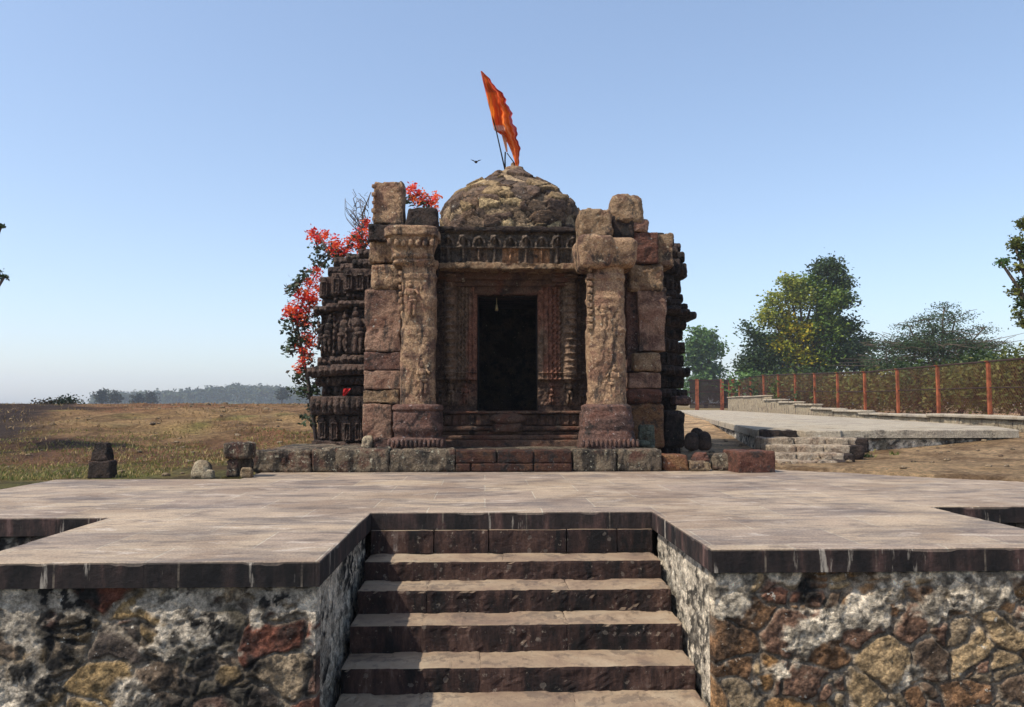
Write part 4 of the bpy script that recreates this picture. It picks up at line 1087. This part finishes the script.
def tree(name, label, cat, Y, base_px, lobes, leaf=.16, per=26, clumps=1.0, pal=None, group=None, trunk_r=.16, seed=0, spread=.3, zb=None, twigs=True, stems=1, yflat=1., flat=.6, twig_len=0.):
    rs = np.random.default_rng(seed)
    bx_ = X_(base_px, Y); zb = gz1(bx_, Y) if zb is None else zb
    base = np.array([bx_, Y, zb])
    root = thing(name, tuple(base), label, cat, group)
    br = MB(); centres = []; cols_ = []; allc = []
    lf = MB(); k = Y/F
    cen = [P(l[0], l[1], Y) for l in lobes]
    mid = np.mean(cen, 0); fork = base+(mid-base)*np.array([.55, .55, .42])
    def wob(a, b, n, amp):
        t_ = np.linspace(0, 1, n)[:, None]; q = a+(b-a)*t_; q[1:-1] += rs.normal(0, amp, (n-2, 3)); return q
    for s_ in range(stems):
        f2 = fork+(rs.normal(0, .3, 3) if stems > 1 else 0)
        br.add(*tube(wob(base+(rs.normal(0, .12, 3)*[1, 1, 0] if stems > 1 else 0), f2, 6, trunk_r*.3), np.linspace(trunk_r, trunk_r*.6, 6), 8))
    for (lx, ly, rx, ry, *pp), c0 in zip(lobes, cen):
        ppal = pp[0] if pp else pal
        rxw, rzw = rx*k, ry*k; ryw = rxw*yflat
        c0 = c0+np.array([0, rs.uniform(-.4, .4)*ryw, 0])
        br.add(*tube(wob(fork, c0, 6, rxw*.12), np.linspace(trunk_r*.5, trunk_r*.18, 6), 6))
        n = int(max(6, clumps*rx*ry/9))
        d = rs.normal(0, 1, (n, 3)); d /= np.linalg.norm(d, axis=1, keepdims=True)
        rad = rs.uniform(.35, 1.08, (n, 1))**.6
        cc = c0+d*rad*np.array([rxw, ryw, rzw])
        if twigs:
            for q in cc[::2]:
                br.add(*tube(wob(c0+(q-c0)*.15, q+(q-c0)*twig_len, 4, rxw*.05), np.linspace(trunk_r*.14, trunk_r*.04+.002, 4), 4))
        leaf_cloud(lf, cc, per, spread, leaf, ppal, rs, flat)
    br.build('trunk', M['bark'], root); lf.build('crown', M['leaf'], root, smooth=False, color=True)
    return root
DK = [G('24301c'), G('2c3820'), G('2a2c1c')]
DG = [G('39481f'), G('2c3d1c'), G('44562a'), G('34452a')]
YG_ = [G('a0982c'), G('84882c'), G('bea42c'), G('6c7a2c')]
YL = [G('7c8438'), G('687830'), G('8f9038')]
LG = [G('4c6426'), G('3c5420'), G('5c722c'), G('6c7c30')]
OL = [G('59622e'), G('4a5528'), G('6b6c34')]
BG = [G('3c4f30'), G('31452c'), G('48593a')]
GR = [G('4e6a34'), G('3f5a2c'), G('5c7540')]
tree('broadleaf_tree', 'tall dense tree with dark green crown and yellow-green left flank behind the fence', 'tree', 58, 803,
     [(826, 272, 13, 13, DG), (838, 284, 9, 9, DG), (812, 284, 10, 10, LG), (826, 300, 18, 14, LG), (845, 302, 8, 7, DG), (845, 325, 14, 10, DG), (788, 286, 10, 9, YL), (798, 300, 12, 12, YL), (776, 302, 9, 8, YL), (770, 318, 11, 9, YL), (786, 322, 12, 10, YG_),
      (802, 330, 15, 14, YG_), (782, 345, 16, 12, YG_), (800, 356, 18, 14, YG_), (824, 330, 16, 16, LG), (828, 355, 18, 16, LG), (850, 348, 16, 12, BG), (864, 344, 9, 7, BG), (858, 364, 16, 10, DG),
      (760, 340, 9, 8, DG), (752, 352, 9, 8, BG), (764, 362, 16, 12, DG), (745, 368, 12, 9, DG), (748, 330, 5, 7, BG), (800, 376, 50, 9, DG), (872, 370, 10, 7, BG), (836, 266, 5, 6, DG)],
     leaf=.24, per=34, clumps=2.8, trunk_r=.3, seed=3, spread=.38)
tree('round_tree', 'distant pale green rounded tree seen between the temple corner and the big tree', 'tree', 95, 706,
     [(700, 340, 12, 11, GR), (710, 350, 10, 10, GR), (694, 358, 10, 12, GR), (710, 372, 13, 9, GR), (718, 388, 12, 10, GR), (698, 388, 14, 12, GR), (728, 397, 10, 8, GR)], leaf=.42, per=34, clumps=3.2, trunk_r=.3, seed=4, spread=.55)
tree('acacia_tree', 'wide feathery blue-green acacia with bare twigs fanning from its crown behind the fence', 'tree', 42, 940,
     [(938, 332, 24, 10, BG), (908, 342, 22, 9, BG), (968, 340, 22, 9, BG), (940, 350, 44, 11, BG), (926, 320, 14, 6, BG), (958, 318, 16, 6, BG), (890, 350, 16, 7, BG), (988, 350, 16, 9, BG), (940, 364, 56, 9, BG), (908, 326, 10, 4, BG), (982, 328, 9, 4, BG), (944, 308, 8, 4, BG), (925, 345, 30, 10, BG), (962, 350, 30, 10, BG), (885, 362, 18, 8, BG)],
     leaf=.10, per=50, clumps=1.5, trunk_r=.2, seed=5, spread=.34, flat=.30, twig_len=1.1, stems=3)
tree('overhanging_tree', 'dark leafy tree cut by the right edge of the photo, above the fence', 'tree', 17, 1110,
     [(1025, 224, 4, 7, OL), (1018, 240, 3, 4, OL), (1022, 252, 6, 6, DG), (1014, 246, 3, 2, OL), (1020, 268, 5, 5, OL), (1024, 282, 5, 6, DG), (1018, 292, 4, 5, OL), (1022, 303, 5, 5, DG), (1018, 314, 4, 4, OL), (1022, 324, 3, 3, OL), (1001, 263, 3, 2, GR), (1070, 250, 36, 40, DG), (1070, 310, 30, 40, DG)], leaf=.085, per=22, clumps=3.0, trunk_r=.16, seed=6, spread=.07)
tree('edge_tree', 'leafy tree tips poking in from the left edge of the photo against the sky', 'tree', 12, -90,
     [(-1, 273, 3, 4, DG), (1, 226, 1.2, 1.8, DG), (-6, 218, 3, 3, DG), (-38, 250, 22, 34, DG), (-75, 250, 36, 50, DG), (4, 277, .8, 2, DG)], leaf=.045, per=12, clumps=2.4, trunk_r=.12, seed=8, spread=.03)
# undergrowth behind the fence: one shrub after another
shr = [(752, 388, 52, 16, 14, GR), (775, 392, 46, 18, 14, DG), (800, 392, 40, 20, 15, OL), (824, 394, 37, 20, 14, DG), (848, 393, 35, 20, 15, OL), (873, 392, 33, 22, 16, OL), (900, 392, 31, 24, 17, OL), (928, 390, 29, 24, 19, DG),
       (956, 388, 27, 26, 20, OL), (988, 386, 25.5, 28, 22, OL), (1020, 380, 24.5, 28, 28, OL), (914, 378, 36, 24, 14, DG), (985, 372, 32, 26, 18, DG)]
where = ['leftmost, beside the gate', 'under the left edge of the tall tree', 'under the yellow flank of the tall tree', 'below the middle of the tall tree', 'below the right edge of the tall tree',
         'where the tall tree ends', 'under the left tips of the acacia', 'under the left half of the acacia', 'right under the acacia trunk', 'under the right half of the acacia', 'rightmost, at the photo edge', 'behind others, left below the acacia', 'behind others, right below the acacia']
names_c = {id(GR): 'bright green', id(DG): 'dark green', id(OL): 'olive', id(YG_): 'yellow-green'}
for j, (px, py, Y, rx, ry, pl_) in enumerate(shr):
    Y = 3*3379/(px-485-63.5)+3.5+(3 if j > 10 else 0)
    tree('shrub', names_c[id(pl_)]+' shrub behind the fence, '+where[j], 'shrub', Y, px, [(px-rx*.4, py, rx*.75, ry, pl_), (px+rx*.45, py+3, rx*.75, ry*.85, pl_), (px, py-ry*.4, rx*.5, ry*.7, pl_)],
         leaf=.005*Y, per=26, clumps=1.5, group='shrubs growing behind the fence', trunk_r=.04, seed=30+j, spread=.009*Y, stems=3)
# distant wood on the skyline, left
hill = MB(); rs = np.random.default_rng(9)
hx = np.linspace(-420, 60, 60); ys = np.linspace(520, 900, 12); HX, HY = np.meshgrid(hx, ys, indexing='ij')
pxh = 485+F*HX/HY
hz = .5+7.5*np.clip(np.sin(np.clip((HX+290)/330, 0, 1)*np.pi), 0, 1)*np.sin(np.clip((HY-520)/380, 0, 1)*np.pi)
idx = np.arange(HX.size).reshape(HX.shape); Qh = np.stack([idx[:-1, :-1], idx[1:, :-1], idx[1:, 1:], idx[:-1, 1:]], -1).reshape(-1, 4)
tag(MB().add(np.stack([HX, HY, hz-1.0], -1).reshape(-1, 3), Qh, c=np.array(G('5a5f3c'))).build('hill', M['ground'], color=True), kind='structure')
wood = MB(); cc = []
for i in range(1500):
    Y = rs.uniform(440, 700); px = rs.uniform(100, 330); X = (px-485)/F*Y
    edge = np.interp(px, [100, 140, 180, 215, 235, 260, 300, 330], [396, 395, 394, 390, 387, 388, 390, 391])
    ztop_ = Z_(edge+rs.normal(0, 1.0), Y, px)
    cc.append((X, Y, rs.uniform(.0, 1)**.6*(ztop_)))
leaf_cloud(wood, cc, 26, 1.3, 1.9, [G('3c4a2c'), G('33422a'), G('4a5434')], rs, .8)
tag(wood.build('far_wood', M['leaf'], smooth=False, color=True), 'far-off line of hazy wooded ridge on the left horizon', 'woodland', kind='stuff')
for j, (px, yt, w_, lb) in enumerate(((101, 390.5, 6, 'small lone tree at the left tip of the far wooded ridge'), (115, 391.5, 6, 'second tree of the skyline row, touching the lone one'), (138, 394, 6, 'low tree in the dip of the far skyline row'),
                                (151, 392.5, 5.5, 'darker round tree in the middle of the skyline row'), (282, 388.5, 6.5, 'dark round tree at the right end of the skyline, beside the flowering bush'))):
    Y = 200+j*9
    tree('far_tree', lb, 'tree', Y, px, [(px, yt+3, w_*.6, 3, DK), (px-w_*.25, yt+7, w_*.55, 4, DK), (px+w_*.3, yt+7, w_*.5, 4, DK)], leaf=.7, per=30, clumps=5, group='trees on the far left skyline', trunk_r=.2, seed=60+j, spread=.6, zb=.4, twigs=False)
# dark scrub along the crest of the bank
tree('low_scrub', 'low dark scrub on the crest of the bank near the left photo edge', 'shrub', 27, 64, [(60, 404, 12, 1.8, DK), (68, 402, 8, 2.6, DK), (50, 404.5, 10, 1.5, [G('3a3024'), G('302c20')])], leaf=.09, per=20, clumps=9, trunk_r=.02, seed=80, spread=.16, twigs=False)

# ------------------------------------------------------------------ flowering bush behind the temple's left side
bg_root = thing('bougainvillea', tuple(np.array([X_(318, 12.6), 12.6, gz1(X_(318, 12.6), 12.6)])), 'scarlet and orange flowering bush spilling round the left side of the temple', 'flowering bush')
rs = np.random.default_rng(17); YB_ = 12.6
br = MB(); lf = MB(); fl2 = MB()
base = np.array(OFF[bg_root.name])
main = [[(318, 420), (306, 370), (296, 320), (312, 280), (330, 255)], [(318, 420), (310, 385), (300, 350), (290, 315)], [(318, 420), (330, 330), (340, 260), (352, 238), (366, 228)], [(318, 420), (340, 300), (362, 250), (362, 215), (371, 192)],
        [(330, 255), (322, 240), (318, 233), (310, 238)], [(362, 250), (390, 215), (408, 200), (425, 192), (432, 202)], [(340, 260), (350, 245), (345, 250), (338, 246)]]
for l in main:
    pts = [P(a, b, YB_+rs.uniform(-.1, .2)) for a, b in l]; pts[0] = base if l[0] == (318, 420) else pts[0]
    t_ = np.linspace(0, len(pts)-1, 14); pts = np.stack([np.interp(t_, range(len(pts)), np.array(pts)[:, i]) for i in range(3)], 1)
    br.add(*tube(pts, np.linspace(.03, .007, 14), 5))
for i in range(46):   # bare twigs against the sky
    a = np.array([rs.uniform(352, 369), rs.uniform(205, 250)]); q = [a]
    for s_ in range(4): q.append(q[-1]+np.array([rs.uniform(-7, 4), rs.uniform(-9, 1)]))
    yy_ = YB_+rs.uniform(-.3, .4)
    br.add(*tube([P(max(345, min(374, x)), max(176, y), yy_) for x, y in q], np.linspace(.008, .003, 5), 3))
REDS = [(.72, .045, .03), (.85, .10, .03), (.80, .15, .04), (.62, .03, .05), (.85, .20, .06), (.88, .16, .05), (.6, .03, .03)]
def spots(pts, n, out):
    for (px, py, s_) in pts:
        for i in range(n):
            out.append(P(px+rs.normal(0, s_), py+rs.normal(0, s_*.8), YB_+rs.normal(0, .12)))
fc = []
spots([(312, 233, 2.2), (318, 239, 2), (324, 235, 2), (334, 241, 3), (338, 247, 3), (330, 250, 2), (349, 241, 2.5), (354, 247, 3), (361, 240, 3), (364, 230, 3), (362, 250, 3), (366, 222, 2), (355, 238, 2), (341, 252, 2.5)], 14, fc)
spots([(300, 300, 4), (293, 309, 3.5), (306, 292, 4), (312, 282, 3.5), (316, 272, 3), (318, 290, 3), (310, 300, 4), (303, 308, 4), (298, 318, 3), (308, 312, 4), (288, 312, 2), (314, 300, 3)], 16, fc)
spots([(306, 340, 3), (302, 350, 3), (308, 335, 3), (303, 362, 3), (301, 370, 2.4), (308, 355, 3), (312, 345, 3), (306, 325, 3)], 13, fc)
spots([(407, 190, 2.4), (412, 196, 2.6), (418, 194, 2.4), (424, 198, 2.6), (430, 200, 2.4), (412, 187, 1.6), (428, 205, 2), (434, 206, 1.8), (418, 202, 2), (436, 198, 1.5)], 9, fc)
leaf_cloud(fl2, fc, 9, .032, .047, REDS, rs, 1.)
lc = []
spots([(298, 330, 6), (292, 325, 5), (300, 342, 5), (290, 318, 4), (304, 322, 6), (298, 376, 3), (306, 380, 5), (302, 390, 5), (308, 395, 4), (312, 370, 5), (316, 320, 5), (292, 290, 3), (296, 283, 3), (306, 300, 6), (312, 350, 6), (322, 262, 5), (334, 254, 5), (330, 265, 6), (358, 240, 5), (292, 340, 3), (288, 350, 2.5), (318, 248, 2), (304, 275, 3), (410, 200, 3), (424, 204, 3), (314, 390, 4), (316, 410, 5), (310, 420, 4)], 14, lc)
leaf_cloud(lf, lc, 5, .04, .075, [G('3a4a30'), G('2c3b28'), G('4a5540'), G('4e4436')], rs, 1.)
br.build('branches', M['twig'], bg_root); lf.build('leaves', M['leaf'], bg_root, smooth=False, color=True); fl2.build('blossoms', M['petal'], bg_root, smooth=False, color=True)

# ------------------------------------------------------------------ grass and pebbles
rs = np.random.default_rng(23)
def blades(n, xr, yr, size, pal, keep=None):
    x = rs.uniform(*xr, n); y = yr[0]+(yr[1]-yr[0])*rs.random(n)**1.5
    if keep is not None: k = keep(x, y); x, y = x[k], y[k]
    z = ground_z(x, y); ok = z > -.2; x, y, z = x[ok], y[ok], z[ok]; n = len(x)
    a = rs.random(n)*2*np.pi; h = size*(.5+rs.random(n)); wd = h*.22
    ln = rs.normal(0, .5, (n, 2))*h[:, None]
    p = np.stack([x, y, z-.005], 1); s_ = np.stack([np.cos(a)*wd, np.sin(a)*wd, 0*a], 1)
    tri = np.stack([p-s_, p+s_, p+np.stack([ln[:, 0], ln[:, 1], h], 1)], 1).reshape(-1, 3)
    pal = np.array(pal); c = pal[rs.integers(0, len(pal), n)]*(.7+.6*rs.random((n, 1)))
    return tri, np.arange(3*n).reshape(-1, 3), np.repeat(c, 3, 0)
g = MB()
nf = lambda x, y: fbm(np.stack([x*.8, y*.8, 0*x], 1), 41, 3)
v, f_, c = blades(26000, (-12, -2.4), (8.8, 15), .035, [G('707038'), G('666e34'), G('8c7c4a'), G('a08a5a')], lambda x, y: ((nf(x, y) > -.15) & ((x < -4.6) | (y > 9.0)) & (x > -y*.66))); g.add(v, None, f_, c)
v, f_, c = blades(26000, (-24, -2.6), (11, 24), .045, [G('8e7450'), G('7c603f'), G('746440'), G('98805a')], lambda x, y: (nf(x*2, y*2) > .0) & (x > -y*.66)); g.add(v, None, f_, c)
v, f_, c = blades(5000, (4.6, 7.5), (10.6, 11.9), .05, [G('5c7030'), G('7a7c40')], lambda x, y: (nf(x*3, y*3) > .3) & (y > 11.3)); g.add(v, None, f_, c)
tag(g.build('dry_grass', M['leaf'], smooth=False, color=True), 'patchy green and straw coloured grass on the earth bank', 'grass', kind='stuff')
g = MB()
for i in range(420):
    if i < 250: x, y = rs.uniform(-10, -2.7), rs.uniform(9.2, 26); 
    else: x, y = rs.uniform(2.2, 9), rs.uniform(9, 16)
    z = gz1(x, y)
    if z < -.2: continue
    s_ = rs.uniform(.01, .035)*(1 if i % 9 else 2.0)
    V, Q = ell((x, y, z+s_*.3), (s_*1.3, s_, s_*.7), 3, s_*.5, 20, i); g.add(V, Q)
tag(g.build('pebbles', M['rock']), 'scattered small pale stones on the bank and the sand', 'pebbles', kind='stuff')

# ------------------------------------------------------------------ air
v, q = box(-1000, 1000, -60, 1200, -2.5, 40)
hz_ = MB().add(v, q)
m, t, b = newmat('haze_air'); t.nodes.remove(b)
vol = N(t, 'VolumePrincipled'); vol.inputs['Color'].default_value = (.80, .88, 1, 1); vol.inputs['Density'].default_value = .0006; vol.inputs['Anisotropy'].default_value = .2
t.links.new(vol.outputs[0], t.nodes['Material Output'].inputs['Volume'])
tag(hz_.build('haze', m, smooth=False), kind='stuff')
